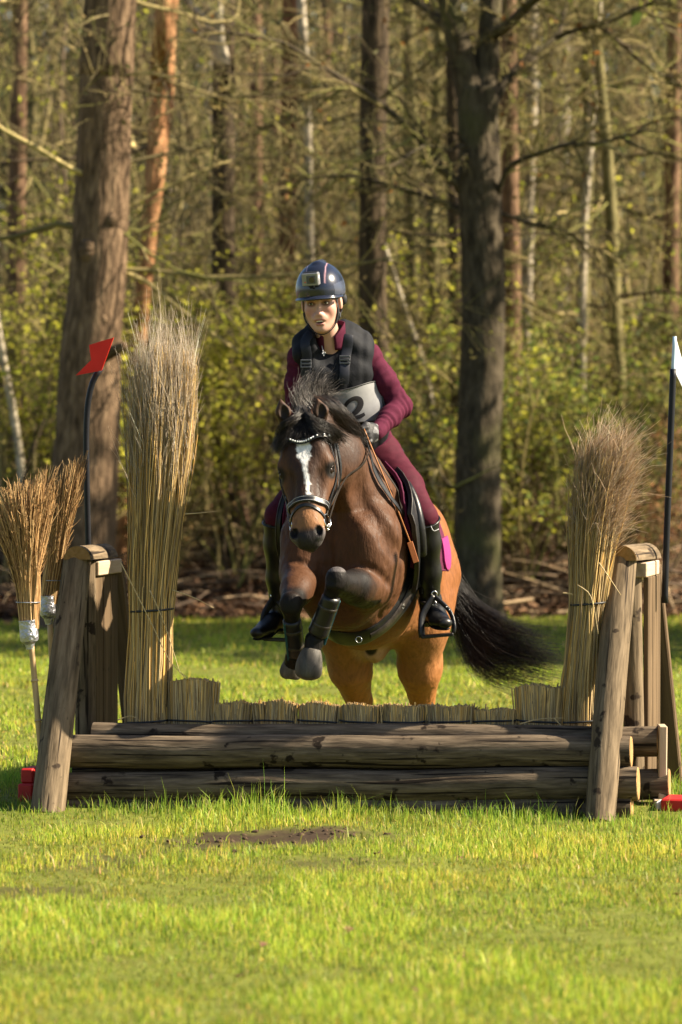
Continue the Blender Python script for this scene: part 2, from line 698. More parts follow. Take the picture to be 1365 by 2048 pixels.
def grid_mesh(name, xs, ys, zf, colf, mat):
    X, Y = np.meshgrid(xs, ys, indexing='ij')
    Z = zf(X, Y)
    V = np.stack([X, Y, Z], -1).reshape(-1, 3)
    nx, ny = len(xs), len(ys)
    i, j = np.meshgrid(np.arange(nx - 1), np.arange(ny - 1), indexing='ij')
    q = np.stack([i * ny + j, (i + 1) * ny + j, (i + 1) * ny + j + 1, i * ny + j + 1], -1).reshape(-1, 4)
    col = colf(X, Y).reshape(-1, 3)
    return link(name, raw_mesh(name, V, q, None, V, col), mat)


M_LAWN = material('lawn_soil', [(0.55, 0.5, 0.4), (0.9, 0.9, 0.8), (1.2, 1.2, 1.0)], rough=0.95, spec=0.1, nscale=9.0, vcol=True, bump=0.6, bscale=30, use='obj')
M_LITTER = material('leaf_litter_soil', [(0.035, 0.024, 0.016), (0.085, 0.055, 0.034), (0.15, 0.09, 0.05)], rough=0.95, spec=0.1, nscale=7.0, bump=0.8, bscale=22, use='obj')


def lawn_col(X, Y):
    m = soil_mask(X, Y)[..., None]
    g = np.array([0.13, 0.145, 0.03])
    s = np.array([0.050, 0.034, 0.024])
    return g * (1 - m) + s * m


xs = np.concatenate([[-400, -150, -60, -30, -15, -9, -6], np.arange(-4.2, 4.21, 0.09), [6, 9, 15, 30, 60, 150, 400]])
ys = np.concatenate([[-200, -60, -20, 0, 4, 6.5], np.arange(7.6, 28, 0.09), [32, 45, 70, 120, 250, 600]])
tag(grid_mesh('lawn', xs, ys, hgt, lawn_col, M_LAWN), 'short sunlit lawn grass ground with worn earth patches', 'lawn', kind='structure')


def floor_h(X, Y):
    p = np.stack([X, Y, X * 0], -1)
    e = np.clip((Y - litter_edge(X)) / 0.5, -1, 1)
    rise = 0.46 * np.clip((Y - 27.2) / 2.8, 0, 1) + 0.5 * np.clip((Y - 34) / 40, 0, 1)
    return np.where(e < 0, -0.12 * -e - 0.02, 0.012 + 0.05 * e) + rise + (0.05 * vnoise(p, 0.9, 21) + 0.035 * vnoise(p, 2.6, 22)) * np.clip(e, 0, 1)


xs2 = np.concatenate([[-200, -60, -25, -12], np.arange(-8, 10.1, 0.16), [14, 30, 70, 200]])
ys2 = np.concatenate([np.arange(25.0, 34, 0.16), np.arange(34, 60, 0.8), [75, 110, 200, 500]])
tag(grid_mesh('forest_floor', xs2, ys2, floor_h, lambda X, Y: np.ones(X.shape + (3,)), M_LITTER), 'brown leaf littered floor of the wood', 'forest floor', kind='structure')


# ------------------------------------------------------------------ wood: trunks, twigs and foliage
M_BARK_OAK = material('oak_bark', [(0.02, 0.016, 0.011), (0.068, 0.054, 0.036), (0.13, 0.105, 0.07)], rough=0.95, spec=0.1, scale=(0.32, 1, 1), nscale=24, bump=1.0, bscale=34, bdist=0.02,
                     spots=((0.085, 0.08, 0.035), 2.2, 0.54, 0.75))
M_BARK_ROUGH = material('furrowed_bark', [(0.028, 0.019, 0.012), (0.13, 0.085, 0.052), (0.28, 0.19, 0.115)], rough=0.95, spec=0.1, scale=(0.22, 1, 1), nscale=26, bump=1.0, bscale=34, bdist=0.03)
M_BARK_PINE = material('orange_pine_bark', [(0.13, 0.06, 0.03), (0.36, 0.18, 0.085), (0.52, 0.30, 0.155)], rough=0.9, spec=0.12, scale=(0.3, 1, 1), nscale=17, bump=0.9, bscale=30, bdist=0.02)
M_BARK_BROWN = material('brown_bark', [(0.04, 0.026, 0.017), (0.15, 0.09, 0.055), (0.28, 0.175, 0.105)], rough=0.95, spec=0.1, scale=(0.25, 1, 1), nscale=18, bump=0.9, bscale=30, bdist=0.02)
M_BARK_DARK = material('dark_bark', [(0.018, 0.014, 0.010), (0.065, 0.048, 0.032), (0.125, 0.09, 0.055)], rough=0.95, spec=0.08, scale=(0.25, 1, 1), nscale=20, bump=0.9, bscale=30, bdist=0.02)
M_BARK_RED = material('reddish_bark', [(0.06, 0.03, 0.018), (0.19, 0.095, 0.05), (0.28, 0.15, 0.08)], rough=0.95, spec=0.1, scale=(0.25, 1, 1), nscale=18, bump=0.9, bscale=30, bdist=0.02)
M_BARK_BIRCH = material('birch_bark', [(0.12, 0.10, 0.08), (0.42, 0.36, 0.27), (0.55, 0.48, 0.37)], rough=0.8, spec=0.15, scale=(1.0, 1, 1), nscale=14, bump=0.5, bscale=25)
M_BARK_OLIVE = material('algae_bark', [(0.045, 0.042, 0.02), (0.16, 0.14, 0.062), (0.27, 0.22, 0.10)], rough=0.95, spec=0.1, scale=(0.25, 1, 1), nscale=18, bump=0.8, bscale=30)
M_TWIG = material('twig_bark', [(0.6, 0.6, 0.6), (1.0, 1.0, 1.0), (1.3, 1.3, 1.3)], rough=0.85, spec=0.15, scale=(1, 1, 1), nscale=5, vcol=True)
M_LEAF = material('young_leaf', [(0.85, 0.85, 0.85), (1.1, 1.1, 1.1), (1.3, 1.3, 1.3)], rough=0.6, spec=0.25, nscale=3, vcol=True, trans=0.55, use='obj')
M_DRYLEAF = material('dry_leaf', [(0.7, 0.7, 0.7), (1.0, 1.0, 1.0), (1.2, 1.2, 1.2)], rough=0.85, spec=0.1, nscale=3, vcol=True, trans=0.15, use='obj')


TWIGC = np.array([[0.13, 0.105, 0.05], [0.21, 0.17, 0.07], [0.29, 0.23, 0.10], [0.08, 0.058, 0.036], [0.19, 0.18, 0.055]])


def add_tubes(mb, paths, rad, sides, cols, view=True):
    if view:
        px, py = pix(paths)
        keep = ((px > -250) & (px < 1615) & (py > -260) & (py < 2100)).any(1)
        paths, rad, cols = paths[keep], rad[keep], cols[keep]
    if len(paths) == 0:
        return
    V, q, st = tubes_batch(paths, rad, sides)
    mb.add(V, q, None, st, np.repeat(cols, paths.shape[1] * sides, axis=0))


def bare_crown(mb, S, D, Ln, rad, sub=8, twig=6, lift=0.03, wander=0.2, cols=TWIGC, view=True, w=None, collect=None):
    """limbs from S along D, each with side branches and twigs"""
    n = len(S)
    p1 = grow(S, D, Ln, 8, wander, lift)
    add_tubes(mb, p1, taper(n, 8, rad, np.asarray(rad) * .25), 5, palette(n, cols, w), view)
    s, d, ln = offshoots(p1, n * sub)
    p2 = grow(s, d, ln, 6, wander * 1.2, lift)
    r2 = np.clip(ln * 0.0075, 0.0025, 0.012)
    add_tubes(mb, p2, taper(len(s), 6, r2, r2 * .35), 3, palette(len(s), cols, w), view)
    s, d, ln = offshoots(p2, n * sub * twig, 0.15, 1.0, (0.35, 0.8))
    p3 = grow(s, d, ln, 4, wander * 1.3, lift)
    r3 = np.clip(ln * 0.008, 0.0016, 0.005)
    add_tubes(mb, p3, taper(len(s), 4, r3, r3 * .4), 3, palette(len(s), cols, w), view)
    return p1, p2, p3


def tree(name, label, Y, pts, mat, sides=18, rough=0.05, rings=46, group=None, top=6.0, base=None, cat='tree', rs=9.0, fork=False):
    """pts: (px, py, width px) down the trunk from top to bottom; goes on above the frame and down to the ground"""
    q = [np.append(P(x, y, Y), w * 0.5 * Y / FPX) for x, y, w in pts][::-1]
    q = np.array(q)
    g = q[0].copy()
    if g[2] > 0.3:
        f = q[0] + (q[0] - q[1]) * (g[2] / max(q[1][2] - q[0][2], .1)) if len(q) > 1 else q[0]
        g[:2] = f[:2]
        g[3] = q[0][3] * 1.12
    g[2] = -0.12
    zf = float(floor_h(np.array([[g[0]]]), np.array([[Y]]))[0, 0]) if Y > 26.5 else 0.0
    g[2] = min(zf, 0) - 0.12
    b = g.copy()
    b[2] = zf + 0.35
    b[:2] = g[:2] * .7 + q[0][:2] * .3
    g[3] *= 1.35
    rows = [g, b] if q[0][2] > zf + 0.6 else [g]
    e = q[-1] + (q[-1] - q[-2]) / max(np.linalg.norm((q[-1] - q[-2])[:3]), .1) * top
    e[3] = q[-1][3] * max(0.25, 1 - top * 0.06)
    rows = np.array(rows + list(q) + ([] if fork else [e]))
    rows[:, 3] = np.clip(rows[:, 3], 0.012, None)
    root = thing(name, label, cat, (g[0], Y, zf), group)
    mb = MB()
    mb.tube(rows[:, :3], rows[:, 3], sides, n=rings, rough=rough, rs=rs, seed=int(abs(pts[0][0])) + 3, up=(0, 1, 0.01))
    mb.build('trunk', mat, root)
    return root, rows


def crown_on(root, rows, n, zlo, zhi, ln=(0.8, 2.2), sub=7, twig=5, elev=(-0.1, 0.5), lift=0.02, leaves=None, rad=0.016, cols=TWIGC, name='crown', view=True):
    z = zlo + (zhi - zlo) * rng.random(n)
    zz = rows[:, 2]
    o = np.argsort(zz)
    S = np.stack([np.interp(z, zz[o], rows[o, 0]), np.interp(z, zz[o], rows[o, 1]), z], 1)
    a = rng.random(n) * 2 * math.pi
    e = elev[0] + (elev[1] - elev[0]) * rng.random(n)
    D = np.stack([np.cos(a), np.sin(a) * 0.8, e], 1)
    mb = MB()
    L = ln[0] + (ln[1] - ln[0]) * rng.random(n)
    p1, p2, p3 = bare_crown(mb, S, D, L, rad * (0.6 + 0.6 * rng.random(n)) * (L / 1.5), sub, twig, lift, 0.22, cols, view)
    if mb.n == 0:
        return None
    cr = mb.build(name, M_TWIG, root)
    if leaves:
        k, size, cols2 = leaves
        src = p3.reshape(-1, 3)
        c = src[rng.integers(0, len(src), k)] + rng.normal(size=(k, 3)) * 0.05
        if view:
            c = c[in_view(c, 200, 200)]
        if len(c):
            V, t = leaf_quads(c, size * (0.6 + 0.8 * rng.random(len(c))))
            m2 = MB()
            m2.add(V, None, t, None, rep4(palette(len(c), cols2)))
            m2.build('foliage', M_LEAF, cr, smooth=False)
    return cr


YG = [(0.42, 0.41, 0.05), (0.52, 0.48, 0.07), (0.31, 0.33, 0.04), (0.27, 0.23, 0.07)]      # fresh yellow-green
MG = [(0.15, 0.19, 0.035), (0.21, 0.235, 0.04), (0.09, 0.125, 0.03), (0.26, 0.24, 0.06)]      # mid green
OLV = [(0.19, 0.145, 0.055), (0.12, 0.11, 0.038), (0.26, 0.19, 0.08), (0.075, 0.075, 0.028)]
NDL = [(0.04, 0.05, 0.024), (0.06, 0.068, 0.03), (0.095, 0.088, 0.036), (0.045, 0.06, 0.036)]

# big furrowed trunk on the left
root, rows = tree('oak_tree', 'thick furrowed trunk with half its bark in shade, left, behind the red flag', 25.6,
                  [(221, 0, 104), (214, 120, 104), (208, 300, 108), (199, 480, 112), (192, 600, 116), (183, 700, 122), (176, 850, 130), (168, 1000, 134), (163, 1150, 140)],
                  M_BARK_ROUGH, 40, 0.035, 110, rs=16)
mb = MB()
mb.tube(PP([(205, 712, 25.5), (232, 700, 25.3), (250, 690, 25.2)]), [0.055, 0.045, 0.03], 10, n=8, rough=.1)
mb.build('broken_limb', M_BARK_ROUGH, root)
for (x, y, r) in ((178, 500, .075), (196, 610, .06), (222, 440, .05), (205, 640, .05)):
    mb = MB()
    c = P(x, y, 25.6 - .17)
    mb.sphere(c, (r, r * .7, r * 1.25), nu=14, nv=9)
    mb.V[0] += nrm(mb.V[0] - c) * (0.16 * r * vnoise(mb.V[0], 30, 5))[:, None]
    mb.build('bark_knot', M_BARK_ROUGH, root)
crown_on(root, rows, 34, 2.3, 7.0, (1.0, 2.8), 8, 6, (-0.3, 0.35), rad=.017, leaves=(700, .05, OLV))

# the dark forked oak on the right
root, rows = tree('oak_tree', 'dark forked oak trunk standing alone between the rider and the right flag', 26.4,
                  [(955, 175, 82), (958, 300, 84), (960, 420, 86), (966, 560, 88), (966, 700, 88), (958, 850, 90), (956, 1000, 92), (956, 1150, 96), (957, 1215, 104)],
                  M_BARK_OAK, 36, 0.045, 90, top=0.5, rs=13, fork=True)
LIMBS = [
    [(948, 215, 66), (928, 130, 52), (912, 60, 46), (888, -40, 42), (850, -200, 34)],
    [(966, 215, 62), (976, 100, 48), (982, 0, 44), (990, -200, 36)],
    [(915, 80, 26), (880, 40, 22), (845, 12, 17), (790, -20, 12)],
    [(985, 70, 26), (1010, 55, 22), (1060, 8, 18), (1110, -40, 14)],
    [(985, 215, 20), (1010, 165, 17), (1051, 120, 15), (1112, 75, 12), (1128, 30, 9), (1136, -30, 6)],
    [(935, 400, 20), (905, 355, 18), (868, 322, 16), (830, 265, 14), (770, 215, 12), (720, 175, 10), (668, 148, 9), (613, 112, 8), (553, 80, 6), (448, 65, 5), (390, 62, 4)],
    [(950, 460, 22), (925, 425, 19), (895, 408, 15), (830, 385, 12), (770, 368, 10), (690, 352, 7), (600, 360, 4)],
    [(990, 410, 15), (1004, 365, 13), (1022, 330, 11), (1070, 310, 10), (1130, 290, 8), (1200, 285, 6), (1290, 262, 4)],
    [(995, 425, 9), (1060, 445, 8), (1130, 462, 7), (1195, 500, 5), (1250, 520, 3)],
    [(1112, 75, 10), (1160, 58, 9), (1207, 48, 8), (1280, 15, 7), (1365, -20, 6)],
    [(1200, 55, 8), (1245, 88, 9), (1285, 125, 8), (1330, 155, 7), (1400, 195, 6)],
    [(952, 280, 8), (900, 300, 6), (850, 292, 5), (790, 330, 4)],
    [(950, 640, 7), (930, 590, 6), (985, 540, 5), (1000, 500, 4)],
    [(925, 985, 7), (890, 960, 6), (860, 900, 6), (830, 860, 5)],
]
limb_paths = []
for i, lm in enumerate(LIMBS):
    n = len(lm)
    dy = (-0.9 if i % 2 else 0.5) if i > 1 else 0.15 * (1 if i else -1)
    pts = np.array([P(x, y, 26.4 + dy * (k / (n - 1)) ** 1.2) for k, (x, y, w) in enumerate(lm)])
    rad = np.array([w * .5 * 26.4 / FPX for x, y, w in lm])
    mb = MB()
    mb.tube(pts, rad, 10 if rad[0] > .05 else 6, n=16, rough=.07, rs=14, seed=i)
    mb.build('limb', M_BARK_OAK, root)
    limb_paths.append(resample(pts, 8))
lp = np.array(limb_paths)
mb = MB()
s, d, ln = offshoots(lp, 340, 0.10, 1.0, (0.25, 0.55))
ln = np.clip(ln, .3, 1.1)
d = nrm(d * np.array([1, .6, .9]))
p1, p2, p3 = bare_crown(mb, s, d, ln, 0.007 + 0.005 * rng.random(len(s)), 4, 3, 0.0, .22)
cr = mb.build('crown', M_TWIG, root)
c = p3.reshape(-1, 3)
c = c[rng.integers(0, len(c), 500)]
V, t = leaf_quads(c, .035 + .03 * rng.random(len(c)))
MB().add(V, None, t, None, rep4(palette(len(c), OLV + [(0.3, 0.12, 0.03)]))).build('foliage', M_LEAF, cr, smooth=False)

# further trunks that can be told apart
FAR_TREES = [
    ('pine_tree', 'orange-barked double pine trunk just right of the thick left trunk', 28.6, [(328, 0, 34), (320, 150, 34), (310, 300, 33), (300, 450, 33), (286, 600, 32), (276, 700, 32)], M_BARK_PINE),
    ('pine_tree', 'dark trunk with a pale forked top, above the left reed sheaf', 29.0, [(449, 60, 44), (447, 160, 44), (446, 300, 46), (447, 450, 46), (449, 640, 48)], M_BARK_DARK),
    ('pine_tree', 'dim grey trunk between the dark forked-top trunk and the rider\'s helmet', 33, [(512, 0, 24), (512, 300, 26), (513, 640, 28)], M_BARK_BROWN),
    ('pine_tree', 'reddish trunk just left of the pale birch over the helmet', 30.5, [(580, 0, 30), (577, 300, 32), (574, 600, 34)], M_BARK_RED),
    ('birch_tree', 'thin pale birch trunk rising straight above the helmet', 29.8, [(606, 60, 18), (614, 200, 16), (618, 350, 16), (621, 540, 17)], M_BARK_BIRCH),
    ('oak_tree', 'dark trunk with an olive sunlit right edge, behind the rider', 27.8, [(752, 0, 54), (748, 200, 54), (746, 400, 54), (745, 560, 56), (748, 690, 60)], M_BARK_DARK),
    ('pine_tree', 'pale brown trunk close behind the right edge of the dark oak', 28.8, [(1018, 0, 30), (1020, 250, 32), (1022, 500, 38), (1024, 740, 40)], M_BARK_BROWN),
    ('birch_tree', 'slim pale trunk to the right of the dark oak, near the top', 31, [(1066, 0, 22), (1064, 200, 23), (1058, 420, 24)], M_BARK_BIRCH),
    ('pine_tree', 'dark narrow trunk right of centre with pale birch beside it', 30, [(1172, 0, 22), (1178, 250, 24), (1170, 500, 26)], M_BARK_OLIVE),
    ('birch_tree', 'pale speckled birch trunk in the right half of the wood', 29.6, [(1192, 100, 15), (1180, 300, 15), (1168, 460, 16), (1164, 700, 18)], M_BARK_BIRCH),
    ('oak_tree', 'leaning dark stem in the right part of the wood', 29.2, [(1196, 100, 20), (1210, 260, 24), (1222, 420, 26), (1232, 640, 28)], M_BARK_OLIVE),
    ('pine_tree', 'brown trunk at the far right edge of the picture', 30.4, [(1350, 0, 26), (1346, 300, 30), (1340, 700, 32)], M_BARK_BROWN),
    ('birch_tree', 'slim leaning pale birch stem at the left edge of the picture', 27.6, [(-18, 560, 12), (4, 700, 14), (26, 820, 15), (42, 930, 16), (48, 1010, 17)], M_BARK_BIRCH),
    ('pine_tree', 'dim brown trunk at the far left edge of the picture', 31, [(40, 0, 30), (36, 300, 34), (34, 600, 36)], M_BARK_BROWN),
    ('birch_tree', 'short pale leaning birch right of the rider\'s shoulder', 29, [(792, 560, 9), (818, 640, 10), (848, 730, 11), (862, 800, 12), (868, 900, 12)], M_BARK_BIRCH),
    ('oak_tree', 'grey-brown trunk between the rider and the dark oak', 30, [(872, 300, 24), (868, 450, 28), (866, 640, 30)], M_BARK_OLIVE),
    ('pine_tree', 'dark trunk just left of the dark oak, half hidden by it', 28.6, [(908, 330, 26), (911, 500, 28), (914, 700, 28)], M_BARK_DARK),
    ('pine_tree', 'narrow trunk with a mossy side left of the dark oak near the top', 31, [(818, 0, 26), (822, 250, 28), (826, 520, 28)], M_BARK_OLIVE),
]
for i, (nm, lb, Y, pts, m) in enumerate(FAR_TREES):
    short = 'leaning' in lb
    root, rows = tree(nm, lb, Y, pts, m, 14, 0.06, 40, top=.4 if short else 6.0)
    nb = 15
    if nm == 'birch_tree' and pts[0][2] < 13:
        nb = 6
    zl = 1.0 if nm != 'pine_tree' else 1.8
    crown_on(root, rows, nb, zl, 1.6 + 900 / FPX * Y, (0.7, 2.4), 6, 5, (-0.3, 0.35), rad=.012, lift=-.02, leaves=(160, .05, OLV if nm == 'pine_tree' else YG))
    if i == 0:      # the second orange stem beside the first
        mb = MB()
        mb.tube(PP([(343, -40, 28.8), (334, 80, 28.8), (330, 200, 28.7), (318, 330, 28.6), (306, 440, 28.6)]), [.075, .075, .07, .06, .05], 12, n=24, rough=.06, rs=10)
        mb.build('second_stem', M_BARK_PINE, root)
    if i == 1:
        for q in ([(446, 130, .07), (438, 60, .06), (434, -40, .06)], [(440, 105, .045), (418, 55, .038), (380, 8, .03), (340, -30, .022)], [(440, 130, .03), (425, 92, .026), (398, 70, .02), (370, 60, .012)]):
            mb = MB()
            mb.tube(np.array([P(x, y, 28.95) for x, y, r in q]), [r for x, y, r in q], 9, n=12, rough=.06)
            mb.build('limb', M_BARK_BIRCH, root)

# many more trunks deep in the wood, alike to the eye
for i in range(46):
    Y = 40 + 34 * (i / 46.0) + rng.random() * 3
    px = (i * 0.618034 % 1.0) * 1500 - 70
    w = (0.16 + 0.14 * rng.random()) * FPX / Y
    m = [M_BARK_BROWN, M_BARK_OLIVE, M_BARK_BROWN, M_BARK_BIRCH][i % 4]
    lean = rng.normal() * 14
    root, rows = tree('pine_tree', 'slender straight trunk deep in the wood behind the nearer trees', Y, [(px + lean, 0, w * .8), (px, 400, w * .9), (px - lean * .6, 760, w)], m, 8, 0.06, 14, group='distant trunks deep in the wood')

# trees outside the picture on the right, whose crowns dapple the edge of the wood
for i, (x, y, h_, r_) in enumerate([(5.8, 25.4, 7.4, 1.3), (8.0, 24.6, 8.4, 1.4), (4.9, 24.4, 6.6, 1.1), (6.7, 23.2, 7.4, 1.2), (9.2, 22.6, 8.8, 1.2)]):
    root = thing('oak_tree', 'leafy tree beyond the right edge of the picture', 'tree', (x, y, 0), 'trees beyond the right edge')
    MB().tube([(x, y, -.1), (x + .1, y, h_ * .5), (x, y, h_)], [.2, .15, .04], 10, n=14, rough=.05).build('trunk', M_BARK_OLIVE, root)
    k = 3800
    hub = np.array([x, y, h_ * .62]) + rng.normal(size=(36, 3)) * np.array([r_ * .55, r_ * .55, h_ * .2])
    c = hub[rng.integers(0, 36, k)] + rng.normal(size=(k, 3)) * .22
    V, t = leaf_quads(c, .10 + .10 * rng.random(k))
    MB().add(V, None, t, None, rep4(palette(k, MG))).build('crown', M_LEAF, root, smooth=False)

# thicket: uncountable thin stems, twigs and needles between the trunks
def thicket(name, label, n, y0, y1, h, leafn, lcols, lsize, x0=-0.13, x1=0.13, seedcols=TWIGC, sub=3, tw=3, w=None):
    Y = y0 + (y1 - y0) * rng.random(n)
    X = (x0 + (x1 - x0) * rng.random(n)) * Y
    S = np.stack([X, Y, floor_h(X[:, None], Y[:, None])[:, 0]], 1)
    D = np.stack([rng.normal(size=n) * .22, rng.normal(size=n) * .22, np.ones(n)], 1)
    L = h * (0.35 + 0.75 * rng.random(n) ** 1.5)
    mb = MB()
    p1, p2, p3 = bare_crown(mb, S, D, L, 0.0032 * L + 0.003, sub, tw, 0.05, .13, seedcols, True, w)
    o = tag(mb.build(name, M_TWIG), label, 'thicket', kind='stuff')
    src = np.concatenate([p3.reshape(-1, 3), p2.reshape(-1, 3)])
    if leafn:
        c = src[rng.integers(0, len(src), leafn)] + rng.normal(size=(leafn, 3)) * .04
        c = c[in_view(c, 120, 120)]
        V, t = leaf_quads(c, lsize * (0.5 + rng.random(len(c))))
        f = MB().add(V, None, t, None, rep4(palette(len(c), lcols))).build('foliage', M_LEAF, o, smooth=False)
        f['kind'] = 'stuff'
    return o


thicket('thicket', 'tangle of thin bare stems between the trunks of the wood', 360, 31, 46, 7.5, 8000, OLV + MG[:1] + YG[:1], .055)
thicket('thicket', 'deep hazy tangle of branches far back in the wood', 330, 46, 74, 12.0, 46000, OLV + NDL + MG[:1], .13, sub=3, tw=3)


def needle_mass(name, label, n, y0, y1, z0, z1, x0, x1, size, cols, clump=1.2, mat=None):
    nc = n // 60
    Y = y0 + (y1 - y0) * rng.random(nc)
    X = (x0 + (x1 - x0) * rng.random(nc)) * Y
    Z = z0 + (z1 - z0) * rng.random(nc)
    cc = palette(nc, cols, var=.15)
    k = rng.integers(0, nc, n)
    c = np.stack([X, Y, Z], 1)[k] + rng.normal(size=(n, 3)) * np.array([clump, clump, clump * .45])
    c = c[c[:, 2] > 0.05]
    k = k[:len(c)]
    V, t = leaf_quads(c, size * (0.5 + rng.random(len(c))), narrow=.4)
    return tag(MB().add(V, None, t, None, rep4(cc[k] * (1 + .2 * rng.normal(size=(len(c), 1))).clip(.3, 2))).build(name, mat or M_LEAF, smooth=False), label, 'foliage', kind='stuff')


needle_mass('conifer_foliage', 'dim olive and green foliage filling the far depth of the wood', 46000, 60, 90, 0, 14, -0.14, 0.2, .39, OLV + NDL + NDL, 1.5)
needle_mass('conifer_foliage', 'sparse green needle sprays among the middle trunks', 26000, 34, 52, 3.0, 8.5, -0.13, 0.16, .095, NDL + NDL + OLV[:2], .5)


# shrubs of the undergrowth
def shrub(label, px, Y, hpx, wpx, stems, nleaf, lcols, lsize=.052, group=None, twc=TWIGC):
    zt = hpx / FPX * Y
    R = wpx * .5 / FPX * Y
    x = (px - 682.5) / FPX * Y
    z = float(floor_h(np.array([[x]]), np.array([[Y]]))[0, 0])
    root = thing('shrub', label, 'shrub', (x, Y, z), group)
    a = rng.random(stems) * 6.283
    S = np.stack([x + R * .3 * np.cos(a) * rng.random(stems), Y + .25 * np.sin(a), np.full(stems, z - .03)], 1)
    D = np.stack([np.cos(a) * R / zt * .9, np.sin(a) * .4, np.ones(stems)], 1)
    L = zt * (0.55 + .5 * rng.random(stems))
    mb = MB()
    p1, p2, p3 = bare_crown(mb, S, D, L, .004 + .0045 * L, 7, 5, .02, .17, twc)
    mb.build('branches', M_TWIG, root)
    src = np.concatenate([p3.reshape(-1, 3), p2[:, 2:].reshape(-1, 3)])
    nleaf = int(nleaf * .92)
    hub = src[rng.integers(0, len(src), max(nleaf // 18, 8))]
    c = hub[rng.integers(0, len(hub), nleaf)] + rng.normal(size=(nleaf, 3)) * .085
    c = np.where(rng.random((nleaf, 1)) < .35, src[rng.integers(0, len(src), nleaf)] + rng.normal(size=(nleaf, 3)) * .03, c)
    c = c[c[:, 2] > z + .34]
    V, t = leaf_quads(c, lsize * (.5 + .9 * rng.random(len(c))), flat=.35)
    MB().add(V, None, t, None, rep4(palette(len(c), lcols))).build('foliage', M_LEAF, root, smooth=False)
    return root


SHRUBS = [
    ('yellow-green leafy shrub left of the thick trunk, at the left edge', 20, 27.8, 760, 260, 12, 3510, YG),
    ('tall yellow-green shrub behind the left broom', 95, 29.0, 640, 260, 12, 2970, YG),
    ('thin leafy shrub showing between the thick trunk and the left reed sheaf', 262, 29.5, 560, 200, 9, 700, OLV + YG[:1]),
    ('bright fresh-leaved shrub just right of the left reed sheaf', 470, 28.2, 620, 240, 14, 8500, YG),
    ('fresh-leaved shrub between the left reed sheaf and the horse', 530, 29.6, 600, 220, 12, 2565, YG + OLV[:1]),
    ('low olive shrub behind the horse\'s head', 420, 30.5, 380, 240, 12, 1485, OLV + YG[:1]),
    ('sparse shrub behind the rider\'s shoulders', 640, 31.0, 560, 260, 10, 1215, OLV + YG[:1]),
    ('sunlit shrub with light leaves right of the rider\'s elbow', 850, 29.2, 620, 240, 13, 2565, YG + MG[:2]),
    ('low pale shrub between the horse and the dark oak', 880, 28.2, 380, 200, 11, 1485, YG + OLV[:1]),
    ('dense green shrub close to the right side of the dark oak', 1055, 28.3, 520, 250, 14, 3915, MG + YG[:1]),
    ('wide green shrub behind the right reed sheaf', 1160, 29.2, 560, 300, 15, 4860, MG),
    ('dark green shrub left of the right flag', 1265, 28.8, 540, 260, 14, 4050, MG + NDL[:1]),
    ('dark green shrub at the right edge of the picture', 1360, 30.2, 600, 240, 13, 3780, MG + NDL[:2]),
    ('tall sparse green shrub above the right reed sheaf', 1240, 31.5, 900, 320, 13, 2565, MG + OLV[:1]),
    ('rusty brown shrub between the right reed sheaf and right post', 1275, 27.9, 300, 150, 10, 1215, [(0.26, 0.13, 0.06), (0.2, 0.1, 0.05), (0.14, 0.1, 0.04)]),
    ('low tan shrub at the foot of the wood behind the left reeds', 330, 28.0, 300, 160, 10, 810, OLV + [(0.2, 0.12, 0.05)]),
]
for s in SHRUBS:
    shrub(*s)

# dead leaves and fallen sticks on the floor of the wood
n = 26000
Y = 26.4 + 16 * rng.random(n) ** 1.6
X = (-0.13 + 0.27 * rng.random(n)) * Y
ok = Y > litter_edge(X) - .15 * rng.random(n)
X, Y = X[ok], Y[ok]
Z = floor_h(X[:, None], Y[:, None])[:, 0] + .012 + .05 * rng.random(len(X)) ** 2
V, t = leaf_quads(np.stack([X, Y, Z], 1), .05 + .05 * rng.random(len(X)), flat=.6, narrow=.7)
tag(MB().add(V, None, t, None, rep4(palette(len(X), [(0.16, 0.085, 0.045), (0.11, 0.06, 0.035), (0.24, 0.14, 0.08), (0.06, 0.035, 0.022)]))).build('fallen_leaves', M_DRYLEAF, smooth=False), 'brown fallen leaves at the foot of the wood', 'leaves', kind='stuff')
n = 700
Y = 26.9 + 3.6 * rng.random(n)
X = (-0.12 + 0.25 * rng.random(n)) * Y
ok = Y > litter_edge(X)
X, Y = X[ok], Y[ok]
a = rng.random(len(X)) * 6.283
S = np.stack([X, Y, floor_h(X[:, None], Y[:, None])[:, 0] + .02 + .3 * rng.random(len(X)) ** 3], 1)
pth = grow(S, np.stack([np.cos(a), .5 * np.sin(a), .18 * rng.normal(size=len(X))], 1), .25 + .7 * rng.random(len(X)), 5, .12, -.02)
mb = MB()
add_tubes(mb, pth, taper(len(X), 5, .005 + .012 * rng.random(len(X)), .004), 5, palette(len(X), [(0.2, 0.14, 0.09), (0.12, 0.085, 0.06), (0.28, 0.2, 0.12)]))
tag(mb.build('fallen_sticks', M_TWIG), 'fallen sticks and brushwood on the brown forest floor', 'sticks', kind='stuff')

# ------------------------------------------------------------------ the cross-country jump
def Yf(px):
    return 13.95 - (px - 650.0) * 0.000353


def Fp(px, py, d=0.0):
    return P(px, py, Yf(px) + d)


